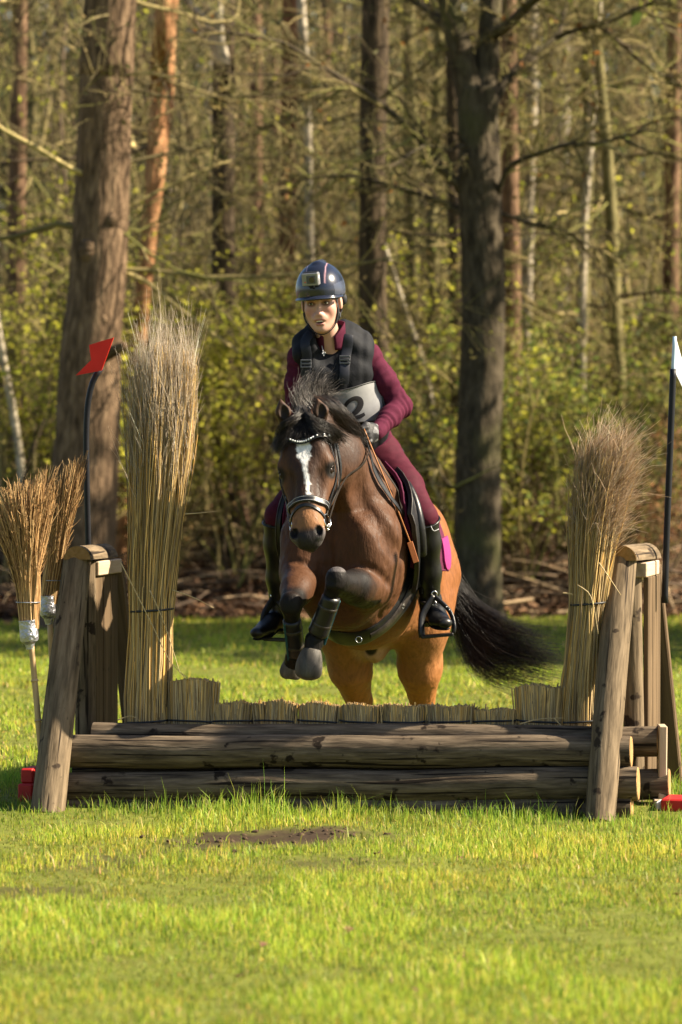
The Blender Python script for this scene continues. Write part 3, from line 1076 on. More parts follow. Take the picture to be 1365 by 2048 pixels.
M_LOG = material('weathered_log', [(0.03, 0.022, 0.015), (0.105, 0.078, 0.052), (0.20, 0.152, 0.105)], cracks=((0.016, 0.011, 0.008), 55), rough=0.85, spec=0.15, scale=(0.12, 1, 1), nscale=44, bump=0.8, bscale=60, bdist=0.006,
                spots=((0.018, 0.012, 0.008), 13.0, 0.62, 0.67), dist=0.25)
M_POST = material('weathered_post', [(0.05, 0.037, 0.023), (0.14, 0.102, 0.063), (0.23, 0.172, 0.11)], cracks=((0.03, 0.021, 0.014), 55), rough=0.85, spec=0.15, scale=(0.12, 1, 1), nscale=44, bump=0.7, bscale=60, bdist=0.006,
                 spots=((0.035, 0.024, 0.016), 14.0, 0.64, 0.69), dist=0.25)
M_PLANK = material('brown_plank', [(0.05, 0.032, 0.018), (0.105, 0.069, 0.038), (0.16, 0.108, 0.062)], rough=0.85, spec=0.2, scale=(0.06, 1, 1), nscale=30, bump=0.5, bscale=50, bdist=0.005, dist=1.0,
                  spots=((0.04, 0.026, 0.016), 10.0, 0.66, 0.72))
M_PALE = material('pale_sawn_wood', [(0.34, 0.24, 0.16), (0.46, 0.35, 0.245), (0.55, 0.43, 0.31)], rough=0.8, spec=0.2, scale=(0.08, 1, 1), nscale=22, bump=0.3, bscale=45, bdist=0.004)
M_CUT = material('cut_log_end', [(0.26, 0.14, 0.055), (0.40, 0.24, 0.10), (0.48, 0.31, 0.145)], rough=0.85, spec=0.15, scale=(1, 1, 1), nscale=30, bump=0.4, bscale=80, rings=((0.2, 0.1, 0.04), 45, .5))
M_REED = material('dry_reed', [(0.6, 0.6, 0.6), (1.0, 1.0, 1.0), (1.25, 1.25, 1.25)], rough=0.55, spec=0.35, scale=(.3, 1, 1), nscale=22, vcol=True, trans=0.12)
M_PLUME = material('reed_plume', [(0.8, 0.8, 0.8), (1.0, 1.0, 1.0), (1.15, 1.15, 1.15)], rough=0.7, spec=0.2, nscale=12, vcol=True, trans=0.55)
M_BAND = material('black_strap', [(0.014, 0.014, 0.015), (0.024, 0.024, 0.026)], rough=0.5, spec=0.4, nscale=30)
M_SCREW = material('screw_metal', [(0.05, 0.045, 0.04), (0.16, 0.15, 0.14)], rough=0.45, spec=0.5, metal=0.7, nscale=40)

jump = thing('log_jump', 'low cross-country jump of stacked weathered logs with an A-frame wing at each end', 'jump', Fp(650, 1622, .1))


def log(px0, px1, py0, py1, r0, r1, d, parent=jump, mat=M_LOG, seed=0, ends=(False, True), wob=0.006, name='log'):
    n = 26
    t = np.linspace(0, 1, n)
    a, b = Fp(px0, py0, d), Fp(px1, py1, d)
    pts = a + (b - a) * t[:, None]
    pts[:, 2] += wob * vnoise(np.stack([t * 5 + seed * 3, t * 0, t * 0], 1), 1, seed)
    pts[:, 1] += wob * vnoise(np.stack([t * 5 + seed * 9, t * 0, t * 0], 1), 1, seed + 4)
    r = (r0 + (r1 - r0) * t)
    mb = MB().tube(pts, r, 20, rough=.03, rs=9, seed=seed, soff=seed * 3.7)
    o = mb.build(name, mat, parent, sharp=50)
    ax = nrm(b - a)
    for e, p, rr, sg in ((ends[0], pts[0], r0, -1), (ends[1], pts[-1], r1, 1)):
        if e:
            m2 = MB().tube([p + ax * sg * .001, p + ax * sg * .004], [rr * .965, rr * .93], 20)
            m2.build('cut_end', M_CUT, o, sharp=40)
    return o


log(118, 1263, 1622, 1620, .056, .054, -0.005, seed=1)
log(122, 1276, 1572, 1568, .058, .068, 0.00, seed=2)
log(132, 1262, 1502, 1505, .068, .064, 0.03, seed=3)
log(150, 1240, 1545, 1548, .05, .05, 0.20, seed=11, ends=(False, False))
log(188, 1240, 1470, 1476, .052, .050, 0.13, seed=4)
log(192, 1316, 1482, 1486, .060, .062, 0.44, seed=5)
log(192, 1338, 1575, 1570, .062, .064, 0.44, seed=6)
MB().plank(Fp(1323, 1625, .43), Fp(1325, 1450, .43), .034, .10, (1, 0, 0)).build('end_board', M_PALE, jump, smooth=False)
MB().plank(Fp(1318, 1632, .38), Fp(1319, 1598, .38), .05, .06, (1, 0, 0)).build('foot_block', M_PALE, jump, smooth=False)
MB().plank(Fp(200, 1487, .27), Fp(1260, 1490, .27), .15, .03, (0, 1, 0)).build('bed_board', M_PLANK, jump, smooth=False)
DW = np.array([math.sin(math.radians(15)), math.cos(math.radians(15)), 0])      # wing direction
SW = np.array([DW[1], -DW[0], 0])


def half_log(a, b, r, parent, name='cap', mat=M_POST):
    """half-round rail with its flat side down, and its cut front face"""
    a, b = np.asarray(a), np.asarray(b)
    ax = nrm(b - a)
    s = nrm(np.cross(ax, [0, 0, 1.0]))
    up = np.cross(s, ax)
    th = np.linspace(0, math.pi, 17)
    prof = [s * math.cos(t) * r + up * math.sin(t) * r * 0.98 for t in th]
    K = 8
    V, st = [], []
    for i in range(K):
        c = a + (b - a) * i / (K - 1)
        for p, t in zip(prof, th):
            V.append(c + p * (1 + .015 * math.sin(i * 3 + t * 4)))
            st.append([i / (K - 1) * np.linalg.norm(b - a) + 20, r * math.cos(t), r * math.sin(t)])
    m = len(th)
    Q = [[i * m + j, i * m + (j + 1) % m, (i + 1) * m + (j + 1) % m, (i + 1) * m + j] for i in range(K - 1) for j in range(m)]
    nb = len(V)
    V += [a, b]
    st += [[20, 0, 0], [20, 0, 0]]
    T = [[nb, (j + 1) % m, j] for j in range(m)] + [[nb + 1, (K - 1) * m + j, (K - 1) * m + (j + 1) % m] for j in range(m)]
    o = MB().add(np.array(V), Q, T, np.array(st)).build(name, mat, parent, sharp=40)
    f = [a - ax * .002 + p * .985 for p in prof]
    MB().poly(np.array(f), .003, ax).build('cut_end', M_ENDGRAIN, o, smooth=False)
    return o


M_ENDGRAIN = material('old_end_grain', [(0.16, 0.09, 0.035), (0.24, 0.145, 0.06), (0.30, 0.19, 0.085)], rough=0.9, spec=0.1, nscale=35, bump=0.4, bscale=90, use='obj')


def wing(legb, legt, r0, r1, post, capa, capb, rcap, blk, pl_y0, pl_y1, pl_top, pl_bot, rear, seed):
    MB().tube([legb, legt], [r0, r1], 24, n=20, rough=.025, rs=8, seed=seed, soff=seed).build('front_leg', M_POST, jump, sharp=50)
    for t, sx in ((0.02, -.018), (0.03, .02), (0.9, .02), (0.55, .03), (.35, -.02)):
        c = legb + (legt - legb) * t
        rr = (r0 + (r1 - r0) * t)
        MB().sphere(c + np.array([sx, -math.sqrt(rr * rr - sx * sx) + .001, 0]), (.0045, .003, .0045), nu=8, nv=5).build('screw', M_SCREW, jump)
    MB().tube(post[:2], post[2], 16, n=12, rough=.03, rs=9, seed=seed + 1, soff=seed + 5).build('upright_post', M_POST, jump, sharp=50)
    half_log(capa, capb, rcap, jump)
    R = np.stack([SW, DW, [0, 0, 1.0]], 1)
    MB().box(blk, (rcap * .72, .15, .030), R, .004, soff=seed).build('cap_block', M_PALE, jump, smooth=False)
    k = 3
    for i in range(k):
        y0 = pl_y0 + (pl_y1 - pl_y0) * i / k
        y1 = pl_y0 + (pl_y1 - pl_y0) * (i + 1) / k
        t = (y0 + y1) / 2
        c = blk + DW * ((t - blk[1]) / DW[1]) + SW * (.034 if legb[0] > 0 else .014)
        top, bot = c.copy(), c.copy()
        top[2], bot[2] = pl_top, pl_bot
        MB().plank(bot, top, (y1 - y0) / DW[1] - .005, .022 + .003 * (i % 2), DW, .003, soff=seed + i * 2.3).build('board', M_PLANK, jump, smooth=False)
    MB().plank(rear[0], rear[1], rear[2], .045, SW, .006, soff=seed + 9).build('rear_leg', M_PLANK, jump, smooth=False)


wing(P(1199, 1650, 13.585), P(1244, 1119, 14.17), .0605, .0615, (P(1270, 1612, 14.25), P(1263, 1128, 14.30), .042),
     P(1243, 1121, 14.11), P(1293, 1116, 14.56), .0635, P(1285, 1137, 14.40), 14.30, 14.58, P(1300, 1152, 14.4)[2], 0.02, (P(1352, 1596, 14.92), P(1304, 1130, 14.60), .075), 31)
wing(P(94, 1636, 13.94), P(155, 1117, 14.48), .070, .0575, (P(170, 1600, 14.56), P(173, 1122, 14.58), .043),
     P(155, 1119, 14.42), P(210, 1114, 14.88), .0575, P(203, 1134, 14.72), 14.58, 14.86, P(215, 1149, 14.7)[2], 0.02, (P(272, 1520, 15.24), P(228, 1124, 14.93), .075), 47)

# ---------------------------------------------------------------- brush in the jump
REEDC = [(0.50, 0.345, 0.145), (0.60, 0.415, 0.17), (0.42, 0.32, 0.175), (0.33, 0.24, 0.13), (0.64, 0.39, 0.12), (0.27, 0.185, 0.085)]


def bundle(label, px0, px1, ytop, ybot, d, n, group, seed):
    cx = (px0 + px1) / 2
    Y = Yf(cx) + d
    hw = (px1 - px0) / 2 * Y / FPX
    a, b = P(cx, ybot, Y), P(cx, ytop, Y)
    root = thing('reed_bundle', label, 'reed bundle', a, group)
    X = rng.uniform(-1, 1, n)
    Dp = rng.uniform(-1, 1, n)
    fr = rng.random(n) < .5
    Dp = np.where(fr, -np.sqrt(np.clip(1 - X ** 4, 0, 1)), Dp)
    ax = np.array([1, -0.176, 0]) / math.hypot(1, .176)
    ay = np.array([.176, 1, 0]) / math.hypot(1, .176)
    base = a + ax * (X * hw)[:, None] + ay * (Dp * .045)[:, None]
    top = base.copy()
    tilt = 0.02 * rng.normal(size=(n, 1))
    top += ax * tilt * .6
    top[:, 2] = b[2] + rng.normal(size=n) * .0022 - .006 * X ** 2 + (.016 * rng.random(n) * (rng.random(n) < .04)) + .005 * np.sin(X * 4 + seed)
    pth = np.stack([base, (base + top) / 2 + rng.normal(size=(n, 3)) * .0008, top], 1)
    r = .0022 + .0012 * rng.random(n)
    V, q, st = tubes_batch(pth, np.repeat(r[:, None], 3, 1), 5)
    mb = MB().add(V, q, None, st, np.repeat(palette(n, REEDC, var=.22), 15, axis=0))
    ce = pth[:, -1]
    ring = V.reshape(n, 3, 5, 3)[:, -1]                                # closed stem tops
    mb2V = np.concatenate([ring, ce[:, None] + 0], 1).reshape(-1, 3)
    bidx = np.arange(n)[:, None] * 6
    T = np.concatenate([np.concatenate([bidx + j, bidx + (j + 1) % 5, bidx + 5], 1) for j in range(5)])
    mb.add(mb2V, None, T, None, np.repeat(palette(n, [(0.5, 0.36, 0.2), (0.36, 0.24, 0.12), (0.56, 0.44, 0.28)]), 6, axis=0))
    core = np.array([a, b - np.array([0, 0, .012])])
    mb.tube(core, np.array([[hw * .9, .034], [hw * .9, .034]]), 14, up=(0, 1, 0), col=(0.38, 0.27, 0.13))
    s = mb.build('stalks', M_REED, root, sharp=60)
    s['kind'] = 'stuff'
    zb = P(cx, 1441, Y)[2]
    ang = np.linspace(0, 2 * math.pi, 29)
    cs, sn = np.cos(ang), np.sin(ang)
    ring = np.array([a[0], a[1], zb]) + ax * (np.sign(cs) * np.abs(cs) ** .5 * (hw + .003))[:, None] + ay * (np.sign(sn) * np.abs(sn) ** .5 * .05)[:, None]
    ring[:, 2] += .004 * np.sin(ang * 1.5 + seed)
    MB().tube(ring, .0042, 6, caps=False).build('strap', M_BAND, root)
    return root


SHORT = [(421, 508), (510, 595), (597, 678), (681, 762), (765, 853), (858, 947), (949, 1033)]
WHERE = ['first short reed bundle from the left, beside the tall left block', 'second short reed bundle from the left along the log top', 'third short reed bundle from the left, below the horse\'s front hooves',
         'middle short reed bundle of the low row, under the horse\'s left-hand hind leg', 'short reed bundle under the right-hand hind leg of the horse', 'second short reed bundle from the right end of the low row', 'rightmost short reed bundle, the lowest one in the row']
for i, ((x0, x1), w) in enumerate(zip(SHORT, WHERE)):
    bundle(w, x0, x1, [1405, 1403, 1406, 1409, 1410, 1411, 1418][i], 1492, .26, 330, 'short reed bundles along the log top', i)
bundle('taller cut reed bundle standing against the left reed sheaf', 340, 437, 1359, 1490, .26, 380, 'taller reed bundles', 8)
bundle('taller cut reed bundle standing against the right reed sheaf', 1035, 1126, 1371, 1492, .26, 380, 'taller reed bundles', 9)


def sheaf(label, ctrl, Y, ytop, n, plume, straws, bands, pl_lean, pl_cols, seed, depth=.8):
    """ctrl: (px centre, py, half width px) from the foot up"""
    base = P(ctrl[0][0], ctrl[0][1], Y)
    root = thing('reed_sheaf', label, 'reed sheaf', base)
    k = len(ctrl)
    c = np.array([P(x, y, Y) for x, y, w in ctrl])
    hw = np.array([w * Y / FPX for x, y, w in ctrl])
    r = np.sqrt(rng.random(n)) ** .8
    a = rng.random(n) * 6.283
    ux, uy = r * np.cos(a), r * np.sin(a)
    K = 9
    zt = np.array([P(ctrl[-1][0], y, Y)[2] for y in ytop])
    tmax = zt[0] + (zt[1] - zt[0]) * (rng.random(n) * .75 + .25 * (.5 + .5 * np.sin(ux * 7 + seed)) * (1 - .5 * np.abs(ux)))
    z = base[2] + (tmax - base[2])[:, None] * np.linspace(0, 1, K)[None, :]
    cx = np.interp(z, c[:, 2], c[:, 0])
    hh = np.interp(z, c[:, 2], hw)
    dr = rng.normal(size=(n, 1)) * .10
    bow = rng.normal(size=(n, 1)) * .08
    tt = np.linspace(0, 1, K)[None, :]
    fx = ux[:, None] + dr * (tt ** 2) * 2 + bow * np.sin(tt * 9 + a[:, None])
    fy = uy[:, None] + rng.normal(size=(n, 1)) * .2 * tt ** 2
    pth = np.stack([cx + hh * fx, Y + hh * fy * depth, z], -1)
    r0 = .0022 + .0014 * rng.random(n)
    rad = r0[:, None] * (1 - .72 * tt ** 1.5)
    V, q, st = tubes_batch(pth, rad, 4)
    mb = MB().add(V, q, None, st, np.repeat(palette(n, REEDC, var=.25), K * 4, axis=0))
    zc = c[:, 2] < c[0, 2] + (c[-1, 2] - c[0, 2]) * .75
    mb.tube(c[zc], np.stack([hw[zc] * .72, hw[zc] * .6], 1), 14, up=(0, 1, 0), n=14, col=(0.34, 0.245, 0.12))
    s = mb.build('stalks', M_REED, root)
    s['kind'] = 'stuff'
    # feathery heads
    m = plume
    i = rng.integers(0, n, m)
    t0 = .74 + .26 * rng.random(m)
    f = t0 * (K - 1)
    kk = np.clip(f.astype(int), 0, K - 2)
    w = (f - kk)[:, None]
    S = pth[i, kk] * (1 - w) + pth[i, kk + 1] * w
    D = np.stack([pl_lean + (.10 + .4 * abs(pl_lean)) * rng.normal(size=m), .2 * rng.normal(size=m), np.ones(m)], 1)
    hp = grow(S, D, .07 + (.24 - .2 * abs(pl_lean)) * rng.random(m) ** 1.5, 4, .09 + .12 * abs(pl_lean), -.30 * abs(pl_lean))
    V, q, st = tubes_batch(hp, taper(m, 4, .0010, .0003), 3)
    s = MB().add(V, q, None, st, np.repeat(palette(m, pl_cols, var=.2), 12, axis=0)).build('plume', M_PLUME, root)
    s['kind'] = 'stuff'
    for (y, w) in bands:
        ang = np.linspace(0, 2 * math.pi, 33)
        zc = P(0, y, Y)[2]
        x0 = np.interp(zc, c[:, 2], c[:, 0])
        h0 = np.interp(zc, c[:, 2], hw) * 1.03
        ring = np.stack([x0 + h0 * np.cos(ang), Y + h0 * depth * np.sin(ang), zc + .006 * np.cos(ang)], 1)
        MB().tube(ring, w, 6, caps=False).build('strap', M_BAND, root)
    for st_ in straws:
        MB().tube(PP([(x, y, Y - .12) for x, y in st_]), np.linspace(.0026, .0013, len(st_)), 5, n=10).build('loose_stalk', material('loose_straw', [(0.42, 0.31, 0.16), (0.5, 0.38, 0.2)], rough=.6, nscale=8), root)
    return root


PLG = [(0.58, 0.50, 0.40), (0.66, 0.58, 0.48), (0.48, 0.39, 0.29), (0.72, 0.64, 0.54)]
PLB = [(0.56, 0.43, 0.31), (0.64, 0.51, 0.38), (0.44, 0.30, 0.18), (0.70, 0.60, 0.48)]
sheaf('tall upright reed sheaf with grey feathery top at the left end of the jump', [(298, 1478, 46), (298, 1440, 45), (303, 1222, 42), (310, 1080, 48), (320, 950, 54), (328, 820, 57), (334, 720, 56), (338, 620, 54)],
      Yf(298) + .27, (900, 668), 1400, 5200, [[(242, 1125), (300, 1240), (345, 1330), (388, 1362)], [(345, 1180), (390, 1196), (428, 1216)], [(370, 1028), (400, 1026), (436, 1022)], [(300, 1180), (330, 1250), (360, 1345)], [(236, 1440), (262, 1432), (280, 1442)]],
      [(1220, .005), (1441, .0045)], -.02, PLG, 3)
sheaf('shorter reed sheaf with a fluffy brown drooping top at the right end of the jump', [(1162, 1485, 42), (1162, 1447, 41), (1166, 1330, 38), (1176, 1208, 34), (1186, 1080, 42), (1198, 980, 46), (1214, 900, 50), (1234, 830, 52)],
      Yf(1165) + .27, (1010, 856), 950, 5200, [[(1198, 1125), (1222, 1160), (1242, 1190)], [(1155, 1170), (1178, 1186), (1188, 1215), (1197, 1268)], [(1108, 1436), (1130, 1460), (1156, 1496)], [(1040, 1448), (1080, 1438), (1128, 1436)], [(1126, 1186), (1140, 1187), (1146, 1190)]],
      [(1207, .005), (1441, .0045)], .45, PLB, 5)

# ---------------------------------------------------------------- besom brooms beside the left wing
M_BROOM = material('broom_twigs', [(0.6, 0.6, 0.6), (1, 1, 1), (1.25, 1.25, 1.25)], rough=.7, spec=.25, nscale=20, vcol=True)
M_TAPE = material('silver_tape', [(0.22, 0.22, 0.25), (0.42, 0.42, 0.47), (0.55, 0.55, 0.6)], rough=.32, spec=.5, metal=.7, nscale=30, bump=1.0, bscale=60, bdist=.01, use='obj')
M_BAMBOO = material('bamboo', [(0.33, 0.2, 0.09), (0.45, 0.3, 0.15), (0.5, 0.36, 0.2)], rough=.5, spec=.4, scale=(.2, 1, 1), nscale=20)
BRC = [(0.36, 0.21, 0.085), (0.44, 0.27, 0.12), (0.25, 0.14, 0.06), (0.52, 0.34, 0.16)]


def broom(label, foot, neck, tape, top, hw_neck, hw_top, Y, n, skew, seed):
    """foot/neck/top in photo px at depth Y; the twig head fans upwards"""
    f, a, b = P(*foot, Y), P(*neck, Y), P(*top, Y)
    f[2] = 0.0
    root = thing('besom_broom', label, 'broom', f, 'besom brooms')
    d = nrm(a - f)
    MB().tube([f, a], [.0135, .012], 10, n=12).build('handle', M_BAMBOO, root)
    for t in (.25, .5, .74):
        c = f + (a - f) * t
        MB().tube([c - d * .006, c - d * .002, c + d * .002, c + d * .006], [.0125, .0165, .0165, .0125], 10).build('bamboo_node', M_BAMBOO, root)
    t0 = P(*tape, Y)
    k = hw_neck * Y / FPX
    pts = np.array([t0 - d * .035, t0 - d * .01, t0, t0 + d * .02, t0 + d * .055, t0 + d * .085])
    MB().tube(pts, [.015, .022, k * .95, k * 1.05, k * 1.0, k * 1.02], 18, n=22, rough=.08, rs=22, seed=seed).build('tape_wrap', M_TAPE, root, sharp=30)
    r = np.sqrt(rng.random(n))
    an = rng.random(n) * 6.283
    ux, uy = r * np.cos(an), r * np.sin(an)
    K = 8
    t = np.linspace(0, 1, K)[None, :]
    axis = b - t0
    ln = (0.72 + .33 * rng.random(n) + skew * ux)[:, None]
    wob = rng.normal(size=(n, 1)) * .08 * np.sin(t * 7 + an[:, None]) + rng.normal(size=(n, K)) * .02
    h1 = hw_top * Y / FPX
    spread = k * (1 - t) + (k + (h1 - k) * (t ** 1.15)) * t
    x = t0[0] + axis[0] * t * ln + spread * (ux[:, None] + wob)
    y = t0[1] + axis[1] * t + spread * .7 * (uy[:, None] + rng.normal(size=(n, 1)) * .05)
    z = t0[2] + .05 + axis[2] * t * ln
    pth = np.stack([x, y, z], -1)
    V, q, st = tubes_batch(pth, taper(n, K, .0026, .0011), 4)
    mb = MB().add(V, q, None, st, np.repeat(palette(n, BRC), K * 4, axis=0))
    s, dd, l2 = offshoots(pth, n * 3, .35, .45, (.06, .16))
    p2 = grow(s, dd, l2, 4, .15, .05)
    V, q, st = tubes_batch(p2, taper(len(s), 4, .0014, .0007), 3)
    mb.add(V, q, None, st, np.repeat(palette(len(s), BRC), 12, axis=0))
    o = mb.build('twigs', M_BROOM, root)
    o['kind'] = 'stuff'
    for tt in (.3,):
        i = tt
        c = t0 + axis * tt
        w = (k * .7 + (k + (h1 - k) * tt ** 1.15) * tt) * 1.08
        ang = np.linspace(0, 6.283, 25)
        MB().tube(np.stack([c[0] + w * np.cos(ang), c[1] + w * .75 * np.sin(ang), np.full(25, c[2] - .02)], 1), .0022, 5, caps=False).build('binding_wire', M_TAPE, root)


broom('besom broom with silver tape and bamboo handle, in front at the left edge', (92, 1604), (62, 1275), (59, 1282), (50, 990), 18, 66, 14.2, 560, .10, 1)
broom('besom broom half hidden behind the left post and the front broom', (118, 1590), (100, 1240), (98, 1232), (136, 962), 16, 40, 14.55, 380, .12, 2)

# ---------------------------------------------------------------- marker flags and blocks
M_POLE = material('black_plastic_pole', [(0.006, 0.0065, 0.009), (0.012, 0.0125, 0.017)], rough=.45, spec=.25, nscale=10)
M_RED = material('red_flag_plastic', [(0.62, 0.022, 0.012), (0.70, 0.03, 0.016)], rough=.45, spec=.35, nscale=6, trans=.25)
M_WHITE = material('white_flag_plastic', [(0.74, 0.76, 0.8), (0.8, 0.82, 0.84)], rough=.4, spec=.4, nscale=6, trans=.15)
M_BLUE = material('pale_blue_sleeve', [(0.42, 0.55, 0.68), (0.5, 0.62, 0.74)], rough=.35, spec=.4, nscale=6)
M_REDBLOCK = material('red_painted_block', [(0.36, 0.012, 0.012), (0.46, 0.018, 0.016)], rough=.5, spec=.35, nscale=12, bump=.15)
Yl = 14.98
fl = thing('marker_flag', 'red arrow-shaped marker flag on a bent black pole at the left wing', 'flag', P(180, 1160, Yl))
MB().tube(PP([(181, 1300, Yl), (177, 1092, Yl), (174, 960, Yl), (173, 870, Yl), (176, 810, Yl), (184, 770, Yl), (194, 748, Yl), (203, 736, Yl)]), .0128, 12, n=34).build('pole', M_POLE, fl)
fg = [(179, 690), (228, 675), (204, 741), (152, 751), (183, 720)]
pts = np.array([P(x, y, Yl - .02 - .001 * (x - 150)) for x, y in fg])
v1, v2 = pts[1] - pts[0], pts[2] - pts[0]
MB().poly(pts, .004, np.cross(v1, v2)).build('flag_panel', M_RED, fl, smooth=False)
Yr = 14.45
fr = thing('marker_flag', 'white marker flag on a straight black pole at the right wing', 'flag', P(1329, 1205, Yr))
MB().tube(PP([(1330, 1206, Yr), (1333, 1095, Yr), (1341, 890, Yr), (1347, 738, Yr)]), [.0135, .0135, .0135, .0135], 12, n=20).build('pole', M_POLE, fr)
MB().tube(PP([(1346.5, 750, Yr), (1350, 673, Yr)]), .0085, 10, n=5).build('sleeve', M_BLUE, fr)
pts = np.array([P(x, y, Yr + .01 + .0015 * (x - 1350)) for x, y in [(1351, 672), (1366, 726), (1396, 735), (1372, 752), (1378, 800), (1349, 742)]])
MB().poly(pts, .004, np.cross(pts[1] - pts[0], pts[-1] - pts[0])).build('flag_panel', M_WHITE, fr, smooth=False)

b = thing('red_block', 'red painted blocks stacked at the foot of the left wing', 'block', P(62, 1612, 14.28))
R = np.stack([SW, DW, [0, 0, 1.0]], 1)
MB().box(P(62, 1590, 14.30), (.032, .07, .052), R, .006).build('lower_block', M_REDBLOCK, b, smooth=False)
MB().box(P(64, 1549, 14.32), (.027, .06, .030), R, .006).build('upper_block', M_REDBLOCK, b, smooth=False)
b = thing('red_block', 'red painted block lying at the foot of the right wing', 'block', P(1356, 1625, 13.95))
MB().box(P(1360, 1615, 14.0), (.062, .09, .042), R, .006).build('block', M_REDBLOCK, b, smooth=False)
MB().box(P(1322, 1614, 14.02), (.012, .05, .025), R, .004).build('white_end', M_WHITE, b, smooth=False)

# ------------------------------------------------------------------ smooth solid modelling for bodies and clothes
class Sdf:
    """rounded limbs and masses blended into one continuous surface"""

    def __init__(self):
        self.p = []

    def seg(self, a, b, ra, rb=None, u=None, k=.03, sub=False):
        a, b = np.asarray(a, float), np.asarray(b, float)
        rb = ra if rb is None else rb
        ra = np.broadcast_to(np.asarray(ra, float), (2,)).copy()
        rb = np.broadcast_to(np.asarray(rb, float), (2,)).copy()
        L = np.linalg.norm(b - a) + 1e-9
        ax = (b - a) / L
        u = np.array([1.0, 0, 0]) if u is None else np.asarray(u, float)
        u = u - ax * np.dot(u, ax)
        if np.linalg.norm(u) < .05:
            u = np.cross(ax, [0, 1.0, 0])
        u = nrm(u)
        v = np.cross(ax, u)
        m = max(ra.max(), rb.max()) + k + .02
        self.p.append(dict(t='s', a=a, L=L, ax=ax, u=u, v=v, ra=ra, rb=rb, k=k, sub=sub, lo=np.minimum(a, b) - m, hi=np.maximum(a, b) + m,
                           rnd=bool(abs(ra[0] - ra[1]) < 1e-6 and abs(rb[0] - rb[1]) < 1e-6)))
        return self

    def chain(self, pts, rad, u=None, k=.02):
        for i in range(len(pts) - 1):
            self.seg(pts[i], pts[i + 1], rad[i], rad[i + 1], u, k)
        return self

    def ell(self, c, r, R=None, k=.03, sub=False):
        c = np.asarray(c, float)
        r = np.broadcast_to(np.asarray(r, float), (3,)).copy()
        R = np.eye(3) if R is None else np.asarray(R, float)
        m = r.max() + k + .02
        self.p.append(dict(t='e', c=c, r=r, R=R, k=k, sub=sub, lo=c - m, hi=c + m))
        return self

    @staticmethod
    def dist(q, P3):
        if q['t'] == 'e':
            x = (P3 - q['c']) @ q['R']
            k0 = np.sqrt(((x / q['r']) ** 2).sum(-1))
            k1 = np.sqrt(((x / q['r'] ** 2) ** 2).sum(-1)) + 1e-9
            return k0 * (k0 - 1) / k1
        d = P3 - q['a']
        w = d @ q['ax']
        t = np.clip(w / q['L'], 0, 1)
        if q['rnd']:
            r = q['ra'][0] + (q['rb'][0] - q['ra'][0]) * t
            e = d - (t * q['L'])[..., None] * q['ax']
            return np.sqrt((e * e).sum(-1)) - r
        x = d @ q['u']
        y = d @ q['v']
        z = w - t * q['L']
        rx = q['ra'][0] + (q['rb'][0] - q['ra'][0]) * t
        ry = q['ra'][1] + (q['rb'][1] - q['ra'][1]) * t
        rz = np.minimum(rx, ry)
        k0 = np.sqrt((x / rx) ** 2 + (y / ry) ** 2 + (z / rz) ** 2)
        k1 = np.sqrt((x / rx ** 2) ** 2 + (y / ry ** 2) ** 2 + (z / rz ** 2) ** 2) + 1e-9
        return k0 * (k0 - 1) / k1

    @staticmethod
    def mix(f, d, q):
        k = q['k']
        if q['sub']:
            d = -d
            h = np.clip(.5 - .5 * (d - f) / k, 0, 1)
            return d + (f - d) * h + k * h * (1 - h)
        h = np.clip(.5 + .5 * (d - f) / k, 0, 1)
        return d + (f - d) * h - k * h * (1 - h)

    def at(self, P3):
        f = np.full(len(P3), .5)
        for q in self.p:
            m = ((P3 > q['lo'] - .10) & (P3 < q['hi'] + .10)).all(1)
            if m.any():
                f[m] = self.mix(f[m], self.dist(q, P3[m]), q)
        return f

    def grad(self, P3, e=.002):
        n = len(P3)
        E = np.concatenate([np.eye(3), -np.eye(3)]) * e
        v = self.at((P3[None] + E[:, None]).reshape(-1, 3)).reshape(6, n)
        return nrm((v[:3] - v[3:]).T)

    def project(self, P3, off=0.0, it=6):
        """points laid on the surface, and the normals there"""
        p = np.asarray(P3, float).copy()
        for _ in range(it):
            p = p - self.grad(p) * np.clip(self.at(p) - off, -.03, .03)[:, None]
        return p, self.grad(p)

    def mesh(self, h, lo=None, hi=None, disp=None):
        lo = np.min([q['lo'] for q in self.p if not q['sub']], 0) if lo is None else np.asarray(lo, float)
        hi = np.max([q['hi'] for q in self.p if not q['sub']], 0) if hi is None else np.asarray(hi, float)
        n = np.ceil((hi - lo) / h).astype(int) + 1
        f = np.full(n, .5, np.float32)
        ax = [lo[i] + h * np.arange(n[i]) for i in range(3)]
        for q in self.p:
            i0 = np.clip(np.floor((q['lo'] - lo) / h).astype(int), 0, n)
            i1 = np.clip(np.ceil((q['hi'] - lo) / h).astype(int) + 1, 0, n)
            if (i1 <= i0).any():
                continue
            sl = tuple(slice(i0[i], i1[i]) for i in range(3))
            G = np.stack(np.meshgrid(*[ax[i][i0[i]:i1[i]] for i in range(3)], indexing='ij'), -1)
            f[sl] = self.mix(f[sl], self.dist(q, G), q)
        return surface_nets(f, lo, h)


